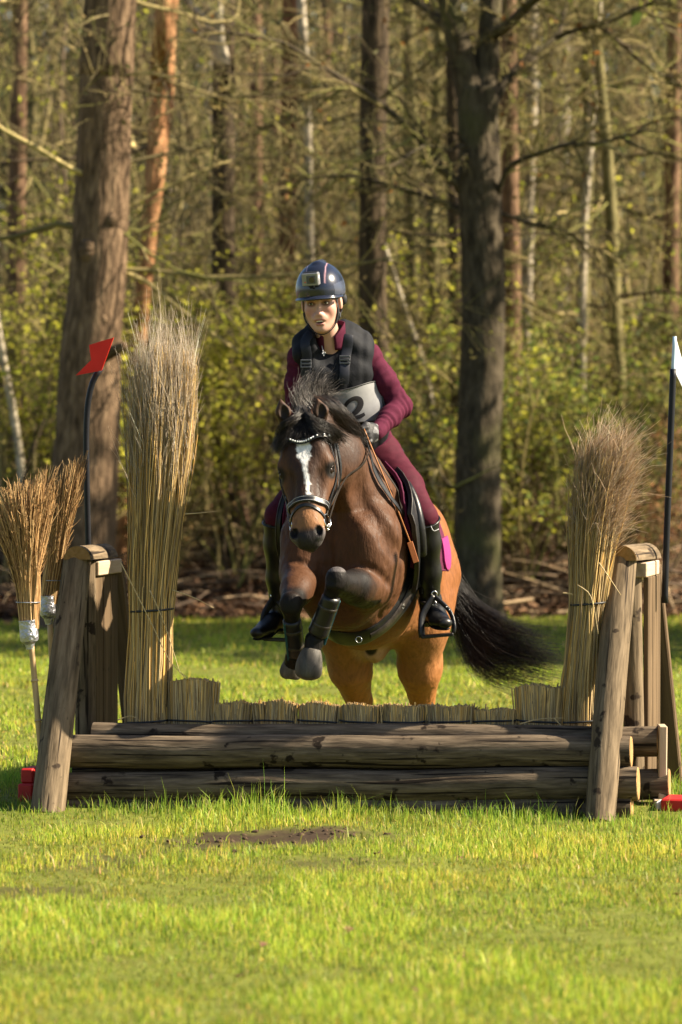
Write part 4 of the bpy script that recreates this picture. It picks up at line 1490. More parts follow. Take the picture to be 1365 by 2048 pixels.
def surface_nets(f, lo, h):
    s = f < 0
    c = s[:-1, :-1, :-1].astype(np.int8)
    tot = np.zeros(c.shape, np.int8)
    for dx in (0, 1):
        for dy in (0, 1):
            for dz in (0, 1):
                tot += s[dx:dx + c.shape[0], dy:dy + c.shape[1], dz:dz + c.shape[2]]
    act = np.argwhere((tot > 0) & (tot < 8))
    cid = np.full(c.shape, -1, np.int32)
    cid[act[:, 0], act[:, 1], act[:, 2]] = np.arange(len(act))
    corn = np.array([[x, y, z] for x in (0, 1) for y in (0, 1) for z in (0, 1)])
    val = np.stack([f[act[:, 0] + x, act[:, 1] + y, act[:, 2] + z] for x, y, z in corn], 1).astype(float)
    acc = np.zeros((len(act), 3))
    cnt = np.zeros(len(act))
    for i in range(8):
        for j in range(i + 1, 8):
            if np.abs(corn[i] - corn[j]).sum() != 1:
                continue
            a, b = val[:, i], val[:, j]
            m = (a < 0) != (b < 0)
            t = np.where(m, a / np.where(m, a - b, 1), 0)
            acc += np.where(m[:, None], corn[i] + (corn[j] - corn[i]) * t[:, None], 0)
            cnt += m
    V = lo + h * (act + acc / cnt[:, None])
    Q = []
    for axis in range(3):
        a1, a2 = (axis + 1) % 3, (axis + 2) % 3
        n = list(s.shape)
        sa = [slice(None)] * 3
        sb = [slice(None)] * 3
        sa[axis], sb[axis] = slice(0, n[axis] - 1), slice(1, n[axis])
        e = np.argwhere(s[tuple(sa)] != s[tuple(sb)])
        e = e[(e[:, a1] > 0) & (e[:, a2] > 0) & (e[:, a1] < n[a1] - 1) & (e[:, a2] < n[a2] - 1)]
        inside = s[e[:, 0], e[:, 1], e[:, 2]]
        ids = []
        for o1, o2 in ((-1, -1), (0, -1), (0, 0), (-1, 0)):
            k = e.copy()
            k[:, a1] += o1
            k[:, a2] += o2
            ids.append(cid[k[:, 0], k[:, 1], k[:, 2]])
        q = np.stack(ids, 1)
        q = np.where(inside[:, None], q, q[:, ::-1])
        Q.append(q)
    Q = np.concatenate(Q)
    return V, Q[(Q >= 0).all(1)]


def smooth_verts(V, Q, it=2, lam=.5):
    e = np.concatenate([Q[:, [0, 1]], Q[:, [1, 2]], Q[:, [2, 3]], Q[:, [3, 0]]])
    cnt = np.bincount(e.ravel(), minlength=len(V)).astype(float)[:, None] + 1e-9
    for _ in range(it):
        s = np.stack([np.bincount(e[:, 0], V[e[:, 1], i], len(V)) + np.bincount(e[:, 1], V[e[:, 0], i], len(V)) for i in range(3)], 1)
        V = V + lam * (s / cnt - V)
    return V


def vert_normals(V, Q):
    f = np.cross(V[Q[:, 2]] - V[Q[:, 0]], V[Q[:, 3]] - V[Q[:, 1]])
    n = np.stack([sum(np.bincount(Q[:, k], f[:, i], len(V)) for k in range(4)) for i in range(3)], 1)
    return nrm(n)


def sdf_object(name, sd, h, mat, parent, colf=None, it=1, lo=None, hi=None, dispf=None, cut=None):
    V, Q = sd.mesh(h, lo, hi)
    V = smooth_verts(V, Q, it)
    if cut is not None:
        keep = cut(V)
        Q = Q[keep[Q].all(1)]
        u = np.unique(Q)
        mp = np.full(len(V), -1)
        mp[u] = np.arange(len(u))
        V, Q = V[u], mp[Q]
    if dispf is not None:
        V = V + vert_normals(V, Q) * dispf(V)[:, None]
    col = np.ones((len(V), 3)) if colf is None else colf(V)
    me = raw_mesh(name, V - root_loc(parent), Q, None, V, col)
    return link(name, me, mat, parent)


def sstep(a, b, x):
    t = np.clip((x - a) / (b - a), 0, 1)
    return t * t * (3 - 2 * t)


def blend(c, col, m):
    m = np.clip(m, 0, 1)[:, None]
    return c * (1 - m) + np.asarray(col) * m

# ------------------------------------------------------------------ the horse
HA = math.radians(12.3)
HX0, HY0 = -0.02, 14.50
BK = np.array([math.sin(HA), math.cos(HA), 0])        # towards the tail
LT = np.array([math.cos(HA), -math.sin(HA), 0])       # towards the picture's right


def H(l, s, z):
    return np.array([HX0, HY0, 0]) + BK * l + LT * s + np.array([0, 0, z])


POLL, MUZ = P(604, 838, 14.24), P(613, 1084, 14.02)
hf = nrm(MUZ - POLL)
hn = np.array([-math.sin(math.radians(9)), -math.cos(math.radians(9)), 0])
hn = nrm(hn - hf * np.dot(hn, hf))
hr = np.cross(hn, hf)
HR = np.stack([hr, hf, hn], 1)                          # columns: right, down the face, out of the face


def Hd(f, r, n):
    return POLL + hf * f + hr * r + hn * n


hs = Sdf()
UP = (0, 0, 1)
# trunk
hs.chain([H(.08, 0, 1.00), H(.30, 0, .99), H(.60, 0, .945), H(.88, 0, .915), H(1.08, 0, .93), H(1.24, 0, .95)],
         [(.170, .255), (.208, .335), (.255, .372), (.272, .350), (.262, .300), (.20, .24)], LT, .05)
hs.seg(H(.16, 0, 1.24), H(.52, 0, 1.28), (.07, .10), (.06, .09), LT, .10)               # withers
for s in (-1, 1):
    hs.ell(H(.20, s * .150, 1.06), (.100, .19, .27), np.stack([LT, BK, UP], 1), .07)    # shoulder
    hs.ell(H(1.10, s * .140, .96), (.135, .22, .24), np.stack([LT, BK, UP], 1), .06)      # haunch
    hs.ell(H(1.02, s * .175, .72), (.115, .17, .20), np.stack([LT, BK, UP], 1), .06)    # thigh
hs.ell(H(.02, .115, 1.01), (.105, .12, .19), np.stack([LT, BK, UP], 1), .04)            # breast
hs.ell(H(.03, -.108, .93), (.095, .11, .15), np.stack([LT, BK, UP], 1), .04)
hs.ell(H(.10, 0, .80), (.15, .12, .12), np.stack([LT, BK, UP], 1), .06)
# neck
hs.chain([H(.30, .01, 1.16), P(706, 985, 14.62), P(672, 915, 14.46), P(632, 862, 14.36)], [(.165, .27), (.135, .20), (.105, .155), (.075, .115)], LT, .05)
hs.seg(P(668, 838, 14.48), P(640, 822, 14.38), .062, .05, None, .06)                    # crest
# near foreleg (picture right)
hs.seg(P(742, 1075, 14.52), P(736, 1170, 14.50), .125, .098, None, .06)
hs.chain([P(738, 1178, 14.50), P(712, 1174, 14.31), P(678, 1166, 14.13)], [.092, .070, .046], None, .03)
hs.ell(P(673, 1158, 14.105), (.045, .044, .050), None, .02)
hs.chain([P(670, 1168, 14.11), P(654, 1215, 14.15), P(637, 1262, 14.19), P(630, 1279, 14.20)], [.037, .027, .027, .040], None, .010)
hs.ell(P(676, 1146, 14.10), (.034, .026, .024), None, .008)
hs.ell(P(668, 1172, 14.085), (.036, .024, .020), None, .008)
hs.seg(P(630, 1280, 14.20), P(624, 1304, 14.19), .037, .034, None, .010)
hs.ell(P(640, 1286, 14.235), (.022, .024, .022), None, .012)
# far foreleg (picture left)
hs.seg(P(610, 1075, 14.56), P(604, 1145, 14.48), .11, .092, None, .06)
hs.chain([P(604, 1150, 14.47), P(594, 1180, 14.32), P(584, 1208, 14.18)], [.084, .064, .046], None, .03)
hs.ell(P(582, 1208, 14.155), (.045, .042, .052), None, .02)
hs.chain([P(583, 1222, 14.17), P(587, 1262, 14.23), P(592, 1298, 14.29), P(590, 1312, 14.31)], [.037, .027, .026, .038], None, .010)
hs.ell(P(584, 1196, 14.145), (.036, .026, .024), None, .008)
hs.ell(P(581, 1220, 14.14), (.037, .024, .020), None, .008)
hs.seg(P(590, 1312, 14.31), P(585, 1332, 14.34), .035, .038, None, .015)
# hind legs
for s, dl in ((-1, -.03), (1, .05)):
    st = H(.90 + dl, s * .165, .66)
    hs.seg(H(1.05 + dl, s * .15, .86), st, .17, .125, None, .06)
    hs.chain([st, H(1.00 + dl, s * .150, .46), H(1.13 + dl, s * .136, .30)], [(.118, .135), (.092, .105), (.058, .070)], LT, .04)
    hs.chain([H(1.13 + dl, s * .136, .30), H(1.16 + dl, s * .13, .22), H(1.15 + dl, s * .13, .13)], [.052, .038, .034], None, .02)
    hs.chain([H(1.15 + dl, s * .13, .13), H(1.11 + dl, s * .13, .07)], [.040, .036], None, .015)
    hs.seg(H(1.11 + dl, s * .13, .065), H(1.07 + dl, s * .13, .02), .042, .052, None, .01)
hs.ell(H(.86, -.012, .545), (.045, .08, .055), np.stack([LT, BK, UP], 1), .05)           # sheath
hs.seg(H(1.30, .03, 1.06), H(1.44, .03, .98), .05, .04, None, .04)                       # dock
# head
hs.seg(Hd(.02, 0, -.095), Hd(.21, 0, -.09), (.082, .085), (.104, .092), hr, .03)
hs.chain([Hd(.21, 0, -.088), Hd(.34, 0, -.070), Hd(.44, 0, -.060), Hd(.50, 0, -.058)], [(.096, .088), (.074, .070), (.062, .060), (.060, .053)], hr, .02)
for s in (-1, 1):
    hs.ell(Hd(.185, s * .093, -.055), (.026, .038, .034), HR, .025)                      # brow
    hs.ell(Hd(.215, s * .070, -.150), (.038, .115, .085), HR, .04)                       # jowl
    hs.seg(Hd(.22, s * .082, -.075), Hd(.36, s * .055, -.075), .017, .012, None, .02)    # cheek bone
    hs.ell(Hd(.488, s * .047, -.034), (.028, .036, .032), HR, .016)                      # nostril rim
    hs.ell(Hd(.120, s * .060, -.035), (.035, .06, .035), HR, .04)
hs.seg(Hd(.30, 0, -.135), Hd(.48, 0, -.108), (.042, .045), (.034, .032), hr, .03)        # lower jaw
hs.ell(Hd(.515, 0, -.052), (.037, .030, .036), HR, .02)                                  # upper lip
hs.ell(Hd(.520, 0, -.098), (.026, .026, .026), HR, .015)                                 # chin
for s in (-1, 1):
    hs.ell(Hd(.214, s * .113, -.060), (.014, .020, .018), HR, .010, True)                # eye socket
    hs.ell(Hd(.490, s * .050, -.004), (.0145, .022, .026), HR, .008, True)                # nostril
    hs.ell(Hd(.30, s * .062, -.020), (.018, .07, .020), HR, .03, True)                   # hollow beside the nose bone
hs.seg(Hd(.535, -.04, -.076), Hd(.535, .04, -.076), .004, .004, None, .006, True)        # mouth
EARS = [(P(573, 848, 14.26), P(567, 824, 14.235), P(561, 799, 14.23)), (P(641, 846, 14.275), P(642, 822, 14.25), P(635, 797, 14.245))]
for b_, m_, t_ in EARS:
    hs.chain([b_, m_, t_], [.026, .031, .007], None, .012)
for b_, m_, t_ in EARS:
    hs.ell(m_ + np.array([.003, -.026, .002]), (.018, .020, .034), None, .006, True)


def groove(pts, r, k, depth):
    a, _ = hs.project(resample(np.array(pts), 6), r - depth)
    for i in range(5):
        hs.seg(a[i], a[i + 1], r, r, None, k, True)


groove([P(648, 1030, 14.42), P(650, 1090, 14.40), P(652, 1150, 14.42), P(650, 1195, 14.48)], .022, .035, .012)       # between the breast muscles
groove([P(700, 960, 14.45), P(742, 1030, 14.42), P(775, 1100, 14.46)], .03, .05, .006)                                # neck into shoulder
groove([P(795, 1000, 14.62), P(800, 1060, 14.62), P(795, 1120, 14.60), P(780, 1180, 14.58)], .025, .04, .009)         # behind the shoulder
groove([P(716, 1142, 14.34), P(742, 1146, 14.40), P(768, 1170, 14.46)], .012, .02, .006)                              # fold over the forearm
groove([P(590, 1128, 14.42), P(615, 1140, 14.40), P(638, 1160, 14.42)], .012, .02, .006)
groove([P(580, 1000, 14.6), P(575, 1080, 14.56), P(580, 1120, 14.54)], .02, .04, .006)

M_COAT = material('horse_coat', [(0.70, 0.70, 0.70), (1.0, 1.0, 1.0), (1.25, 1.25, 1.25)], rough=.56, spec=.15, nscale=60, detail=8, vcol=True, bump=.5, bscale=120, bdist=.005, scale=(1, 1, .35), use='st', rvar=.16)
FORE_R = [P(712, 1174, 14.31), P(673, 1158, 14.105), P(654, 1215, 14.15), P(630, 1279, 14.2), P(620, 1330, 14.19)]


def seg_dist(V, pts):
    d = np.full(len(V), 9.0)
    for a, b in zip(pts[:-1], pts[1:]):
        ab = b - a
        t = np.clip(((V - a) @ ab) / (ab @ ab), 0, 1)
        d = np.minimum(d, np.linalg.norm(V - a - t[:, None] * ab, axis=1))
    return d


def coat(V):
    n = vnoise(V, 9, 1) * .5 + vnoise(V, 25, 2) * .3
    l = (V - np.array([HX0, HY0, 0])) @ BK
    s = (V - np.array([HX0, HY0, 0])) @ LT
    z = V[:, 2]
    c = np.tile(np.array([0.195, 0.074, 0.025]), (len(V), 1))
    c = blend(c, (0.064, 0.029, 0.015), sstep(.72, .10, l) * .92)                           # forehand darker, its shade put into the coat colour
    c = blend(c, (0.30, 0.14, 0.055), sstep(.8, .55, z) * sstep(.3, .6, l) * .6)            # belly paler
    c = blend(c, (0.30, 0.12, 0.036), sstep(.55, .3, z) * sstep(.6, .8, l))                # sunlight on the hind legs put into the coat colour
    c = blend(c, (0.012, 0.010, 0.009), sstep(.27, .20, z + .03 * n))
    c = blend(c, (0.07, 0.036, 0.022), sstep(1.24, 1.45, z + .05 * n) * sstep(.7, .4, l))
    # black points on the forelegs, plus underside shade painted on the near forearm
    leg = np.minimum(seg_dist(V, FORE_R[:3]), seg_dist(V, [P(584, 1212, 14.18), P(582, 1216, 14.155), P(587, 1262, 14.23)]))
    c = blend(c, (0.008, 0.0065, 0.006), sstep(.125, .055, leg + .035 * n) * sstep(14.46, 14.30, V[:, 1] + .04 * n))
    low = (V[:, 1] < 14.42) & (V[:, 2] < P(0, 1205, 14.2)[2]) & (l < .2)
    c = np.where(low[:, None], np.array([0.007, 0.006, 0.0055]), c)
    # inner side of the stifle and the sheath
    c = blend(c, (0.42, 0.27, 0.19), sstep(.11, .05, np.linalg.norm((V - H(.84, -.03, .57)) * np.array([1, .6, 1]), axis=1)) * .75)
    c = blend(c, (0.02, 0.015, 0.013), sstep(.035, .022, np.linalg.norm((V - H(.77, -.015, .555)) * np.array([1, .5, 1]), axis=1)))
    # head
    q = (V - POLL) @ HR
    r, f, nn = q[:, 0], q[:, 1], q[:, 2]
    hd = sstep(-.30, -.22, nn) * (f > -.06) * (V[:, 1] < 14.45) * (z > .95)
    hc = np.tile(np.array([0.042, 0.023, 0.016]), (len(V), 1))
    hc = blend(hc, (0.095, 0.044, 0.022), sstep(.10, .20, f) * sstep(.05, .085, np.abs(r)) * .8)
    hc = blend(hc, (0.21, 0.10, 0.045), sstep(.33, .42, f + .02 * n))
    hc = blend(hc, (0.024, 0.020, 0.020), sstep(.470, .50, f + .015 * n))
    hc = blend(hc, (0.13, 0.115, 0.115), sstep(.46, .49, f) * sstep(.034, .050, np.abs(r)) * .6)
    for s in (-1, 1):
        e = np.sqrt(((r - s * .10) / .03) ** 2 + ((f - .21) / .04) ** 2 + ((nn + .06) / .04) ** 2)
        hc = blend(hc, (0.012, 0.010, 0.009), sstep(1.25, .8, e))
        e = np.sqrt(((r - s * .050) / .02) ** 2 + ((f - .492) / .026) ** 2 + ((nn + .012) / .03) ** 2)
        hc = blend(hc, (0.008, 0.006, 0.006), sstep(1.05, .85, e))
    w = np.interp(f, [.075, .095, .13, .165, .20, .23, .27, .31, .345, .37], [0, .018, .031, .027, .011, .007, .009, .006, .004, 0])
    c0 = np.interp(f, [.08, .16, .24, .37], [.004, .004, .010, .018])
    edge = .005 * vnoise(V * np.array([1, 1, .35]), 160, 7) + .003 * vnoise(V, 60, 8)
    hc = blend(hc, (0.74, 0.72, 0.70), sstep(.0035, -.0035, np.abs(r - c0) - w + edge) * (nn > -.06) * (w > .001))
    hc = blend(hc, (0.055, 0.03, 0.02), sstep(.0, -.02, f))
    c = c * (1 - hd[:, None]) + hc * hd[:, None]
    for b_, m_, t_ in EARS:
        d = np.linalg.norm((V - m_ - np.array([.003, -.012, 0])) / np.array([.02, .03, .036]), axis=1)
        c = blend(c, (0.022, 0.014, 0.010), sstep(1.1, .8, d))
    return np.clip(c * (1 + .14 * n)[:, None], .003, .9)


horse = thing('horse', 'bay pony with white blaze jumping the low log jump, front legs tucked', 'horse', H(1.1, 0, 0))


def muscle(V):
    keep = sstep(14.36, 14.44, V[:, 1])
    w = V * np.array([1.0, 1.0, .55])
    r = 1 - np.abs(vnoise(w, 10, 71))
    r2 = 1 - np.abs(vnoise(V * np.array([1, 1, .4]) + 3, 17, 75))
    return keep * (.0035 * vnoise(w, 8, 70) - .0035 * np.clip(r - .82, 0, 1) / .18 - .0018 * np.clip(r2 - .85, 0, 1) / .15 + .0012 * vnoise(V, 30, 72))


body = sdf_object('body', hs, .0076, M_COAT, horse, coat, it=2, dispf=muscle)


def lay(pts, n, off=.002, sd=hs):
    """a path resampled and laid on the body's surface"""
    return sd.project(resample(np.array(pts), n), off)


# eyes, hooves
M_EYE = material('horse_eye', [(0.012, 0.007, 0.005), (0.02, 0.011, 0.008)], rough=.28, spec=.18, nscale=5)
for s in (-1, 1):
    MB().sphere(Hd(.213, s * .0935, -.061), (.0175, .019, .018), HR, 16, 12).build('eye', M_EYE, horse)
    arc = [Hd(.196 + .016 * abs(t) ** 1.6, s * (.112 - .003 * abs(t)), -.060 - .020 * t) for t in np.linspace(-1, 1, 9)]
    a, nn_ = lay(arc, 9, .001)
    MB().tube(a, .0035, 6).build('eyelid', material('eyelid_skin', [(0.015, 0.011, 0.01), (0.03, 0.02, 0.016)], rough=.5, nscale=30), horse)
M_HOOF = material('hoof_horn', [(0.03, 0.026, 0.022), (0.07, 0.062, 0.052), (0.12, 0.105, 0.09)], rough=.6, spec=.3, scale=(.4, 1, 1), nscale=22, bump=.3)
MB().tube(PP([(624, 1299, 14.19), (622, 1312, 14.185), (619, 1330, 14.18), (617, 1346, 14.175), (616, 1355, 14.175), (615.5, 1360, 14.175)]), [(.037, .037), (.047, .047), (.055, .054), (.055, .053), (.043, .042), (.018, .018)], 22, n=20).build('hoof', M_HOOF, horse)
MB().tube(PP([(586, 1324, 14.34), (584, 1334, 14.345), (582, 1346, 14.355), (580, 1354, 14.36), (580, 1358, 14.36)]), [.036, .044, .047, .038, .016], 18, n=16).build('hoof', M_HOOF, horse)
for s, dl in ((-1, -.03), (1, .05)):
    MB().tube([H(1.10 + dl, s * .13, .055), H(1.07 + dl, s * .13, .03), H(1.05 + dl, s * .13, .001)], [.044, .053, .058], 16).build('hoof', M_HOOF, horse)

# hair
M_HAIR = material('black_horse_hair', [(0.7, 0.7, 0.7), (1, 1, 1), (1.3, 1.3, 1.3)], rough=.38, spec=.45, nscale=10, vcol=True)
BLK = [(0.009, 0.007, 0.0065), (0.015, 0.011, 0.009), (0.026, 0.018, 0.013), (0.007, 0.006, 0.006)]


def strands(mb, S, D, Ln, K, r, wander, lift, cols, curl=None):
    p = grow(S, D, Ln, K, wander, lift)
    if curl is not None:
        p = p + curl(p)
    V, q, st = tubes_batch(p, taper(len(S), K, r, r * .3), 3)
    mb.add(V, q, None, st, np.repeat(palette(len(S), cols, var=.3), K * 3, axis=0))


def guided(mb, guides, n, spread, K, r, cols, frizz=.004, short=.25, locks=0):
    """hair following a set of guide paths, interpolated between neighbours"""
    G = np.array([resample(np.array(g), K) for g in guides])
    m = len(G)
    u = rng.random(n) * (m - 1)
    if locks:
        lc = rng.random(locks) * (m - 1)
        li = rng.integers(0, locks, n)
        lo_ = rng.normal(size=(locks, 1, 3))
        u = np.clip(lc[li] + rng.normal(size=n) * .10, 0, m - 1.001)
    i = np.clip(u.astype(int), 0, m - 2)
    w = (u - i)[:, None, None]
    p = G[i] * (1 - w) + G[i + 1] * w
    t = np.linspace(0, 1, K)[None, :, None]
    p = p + rng.normal(size=(n, 1, 3)) * spread[0] * (1 - t) + rng.normal(size=(n, 1, 3)) * spread[1] * t
    if locks:
        ph = rng.random(locks) * 6.28
        wv = np.sin(np.linspace(0, 7, K)[None, :] + ph[:, None])[li][..., None] * lo_[li]
        p = p + (lo_[li] * spread[1] * .9 + wv * spread[1] * .45) * t
    p = p + np.cumsum(rng.normal(size=(n, K, 3)) * frizz, axis=1) * t
    ln = 1 - short * rng.random((n, 1, 1))
    x = np.linspace(0, 1, K)[None, :] * ln[..., 0] * (K - 1)
    k = np.clip(x.astype(int), 0, K - 2)
    f = (x - k)[..., None]
    ii = np.arange(n)[:, None]
    p = p[ii, k] * (1 - f) + p[ii, k + 1] * f
    V, q, st = tubes_batch(p, taper(n, K, r, r * .3), 3)
    mb.add(V, q, None, st, np.repeat(palette(n, cols, var=.3), K * 3, axis=0))


# forelock swept to both sides under the browband
mb = MB()
def hpath(lst, off):
    a, _ = lay([P(x, y, Y) for x, y, Y in lst], 9, off)
    return a
gl = [hpath([(603, 826, 14.26), (585, 838, 14.2), (566, 850, 14.18), (548, 870, 14.19), (544, 908, 14.2)], .034),
      hpath([(604, 826, 14.26), (590, 842, 14.2), (574, 856, 14.17), (556, 872, 14.17), (552, 900, 14.2)], .022),
      hpath([(605, 828, 14.26), (597, 846, 14.2), (588, 862, 14.17), (576, 872, 14.16), (566, 884, 14.17)], .010)]
gr = [hpath([(610, 828, 14.26), (616, 846, 14.2), (628, 862, 14.16), (642, 872, 14.17), (655, 884, 14.19)], .010),
      hpath([(611, 826, 14.26), (626, 842, 14.2), (642, 856, 14.19), (662, 870, 14.22), (684, 884, 14.27)], .024),
      hpath([(614, 826, 14.26), (636, 838, 14.22), (660, 846, 14.24), (682, 860, 14.3), (702, 882, 14.36)], .030)]
guided(mb, gl, 640, (.008, .008), 7, .0011, BLK, .0014, .25, 24)
guided(mb, gr, 720, (.008, .008), 7, .0011, BLK, .0014, .25, 24)
gc = [hpath([(604, 828, 14.26), (600, 848, 14.2), (596, 866, 14.17), (592, 876, 14.16)], .010), hpath([(608, 828, 14.26), (611, 848, 14.2), (617, 866, 14.17), (622, 876, 14.16)], .010)]
guided(mb, gc, 200, (.008, .008), 9, .0011, BLK, .0012)
mb.build('forelock', M_HAIR, horse)
# mane: a blown-up tuft and the long side falling right of the neck
mb = MB()
GREY = BLK + [(0.10, 0.085, 0.075), (0.16, 0.14, 0.125), (0.07, 0.06, 0.055), (0.24, 0.21, 0.19)]  # pale greys put the backlight on the tuft into its hair colour
crest = resample(PP([(598, 826, 14.30), (616, 818, 14.34), (634, 812, 14.40), (652, 812, 14.46), (668, 820, 14.52)]), 5)
tips = [(584, 796, 14.32), (612, 750, 14.38), (640, 738, 14.42), (662, 768, 14.46), (672, 804, 14.5)]
tuft = []
for c_, (x, y, Y) in zip(crest, tips):
    e = P(x, y, Y)
    tuft.append([c_ - np.array([0, 0, .02]), c_ * .55 + e * .45 + np.array([-.020, -.01, .02]), e + np.array([.02, 0, 0])])
guided(mb, tuft, 1300, (.016, .016), 8, .0009, GREY, .006, .55, 46)
side = [[P(652, 816, 14.42), P(682, 836, 14.40), P(706, 862, 14.42), P(722, 890, 14.46)],
        [P(672, 828, 14.52), P(700, 850, 14.47), P(718, 880, 14.47), P(728, 905, 14.5)],
        [P(690, 848, 14.64), P(712, 868, 14.54), P(728, 892, 14.52), P(736, 912, 14.54)]]
crst = [hpath([(634, 814, 14.36), (656, 828, 14.36), (678, 848, 14.38), (702, 878, 14.44)], .010),
        hpath([(645, 812, 14.42), (668, 830, 14.42), (692, 856, 14.45), (712, 890, 14.50)], .010),
        hpath([(655, 816, 14.48), (680, 838, 14.50), (704, 866, 14.52), (722, 900, 14.56)], .010)]
guided(mb, crst, 700, (.010, .008), 7, .0010, BLK + [(0.045, 0.024, 0.015)], .0026, .35, 26)
guided(mb, side[1:], 260, (.014, .008), 9, .0010, BLK + [(0.07, 0.035, 0.02)], .003, .35, 30)
mb.build('mane', M_HAIR, horse)
# tail streaming to the right
mb = MB()
dk = H(1.43, .03, .985)
tg = []
for y1, x2, y2, x3, y3 in ((1180, 982, 1232, 1105, 1268), (1190, 978, 1255, 1130, 1308), (1205, 970, 1282, 1135, 1335), (1220, 960, 1308, 1120, 1358), (1238, 948, 1325, 1075, 1374), (1250, 935, 1328, 1010, 1368)):
    tg.append([dk, P(905, y1 - 20, 15.85), P(925, y1 + 20, 15.85), P(x2, y2, 15.8), P((x2 + x3) / 2, (y2 + y3) / 2 + 12, 15.75), P(x3, y3, 15.7)])
guided(mb, tg, 2200, (.020, .013), 9, .0012, BLK, .006, .40, 70)
guided(mb, tg, 240, (.030, .050), 9, .0009, BLK, .012, .35)
mb.build('tail', M_HAIR, horse)

# ------------------------------------------------------------------ tack
M_LEATHER = material('black_leather', [(0.005, 0.005, 0.0055), (0.009, 0.009, 0.010), (0.014, 0.014, 0.015)], rough=.38, spec=.38, nscale=30, bump=.2, bscale=90, bdist=.003)
M_LEATHER_W = material('worn_leather', [(0.012, 0.010, 0.009), (0.026, 0.021, 0.018), (0.05, 0.041, 0.035)], rough=.45, spec=.38, nscale=25, bump=.2, bscale=80, bdist=.003)
M_PIPING = material('pale_piping', [(0.3, 0.3, 0.32), (0.4, 0.4, 0.42)], rough=.4, spec=.4, nscale=30)
M_STEEL = material('polished_steel', [(0.55, 0.54, 0.52), (0.7, 0.69, 0.67)], rough=.22, metal=1.0, nscale=20)
M_PLUM = material('plum_cloth', [(0.065, 0.007, 0.028), (0.10, 0.011, 0.042)], rough=.8, spec=.2, nscale=60, bump=.2, bscale=200, bdist=.002)
M_PINK = material('pink_cloth', [(0.24, 0.022, 0.12), (0.30, 0.032, 0.155)], rough=.8, spec=.2, nscale=60, bump=.2, bscale=200, bdist=.002)
M_TAN = material('tan_leather', [(0.33, 0.10, 0.03), (0.42, 0.15, 0.05)], rough=.5, spec=.35, nscale=25)
M_TEAL = material('teal_lining', [(0.012, 0.05, 0.062), (0.02, 0.075, 0.09)], rough=.7, spec=.2, nscale=25)


def patch(sd, fn, nu, nv, off, thick, mb=None, it=8):
    """curved panel laid on a solid: fn(u, v) gives the rough place, thickness is real"""
    u, v = np.meshgrid(np.linspace(0, 1, nu), np.linspace(0, 1, nv), indexing='ij')
    p = np.array([[fn(a, b) for a, b in zip(r1, r2)] for r1, r2 in zip(u, v)]).reshape(-1, 3)
    q, n = sd.project(p, off, it)
    n = n.reshape(nu, nv, 3)
    n = nrm((n + np.roll(n, 1, 0) + np.roll(n, -1, 0)) / 3).reshape(-1, 3)
    o = q + n * thick
    N = nu * nv
    i, j = np.meshgrid(np.arange(nu - 1), np.arange(nv - 1), indexing='ij')
    a = (i * nv + j).ravel()
    Q = np.stack([a, a + nv, a + nv + 1, a + 1], 1)
    f = np.cross(o[Q[:, 1]] - o[Q[:, 0]], o[Q[:, 3]] - o[Q[:, 0]])
    if (np.sum(f * n[Q[:, 0]], 1) < 0).mean() > .5:
        Q = Q[:, ::-1]
    edge = [(k * nv, (k + 1) * nv) for k in range(nu - 1)] + [((nu - 1) * nv + k, (nu - 1) * nv + k + 1) for k in range(nv - 1)] + \
           [((k + 1) * nv + nv - 1, k * nv + nv - 1) for k in range(nu - 1)] + [(k + 1, k) for k in range(nv - 1)]
    E = np.array([[a_, b_, b_ + N, a_ + N] for a_, b_ in edge])
    mb = mb or MB()
    mb.add(np.concatenate([q, o]), np.concatenate([Q + N, Q[:, ::-1], E]), None, np.concatenate([q, o]))
    return mb, o.reshape(nu, nv, 3), n.reshape(nu, nv, 3)


def strap(pts, w, n, parent, name='strap', mat=M_LEATHER, off=.002, thick=.004, sd=hs):
    a, nn_ = lay(pts, n, off, sd)
    for _ in range(3):
        a[1:-1] = (a[:-2] + a[1:-1] * 2 + a[2:]) / 4
        nn_[1:-1] = nrm(nn_[:-2] + nn_[1:-1] * 2 + nn_[2:])
    MB().ribbon(a, w, nn_, thick).build(name, mat, parent, sharp=35)
    return a, nn_


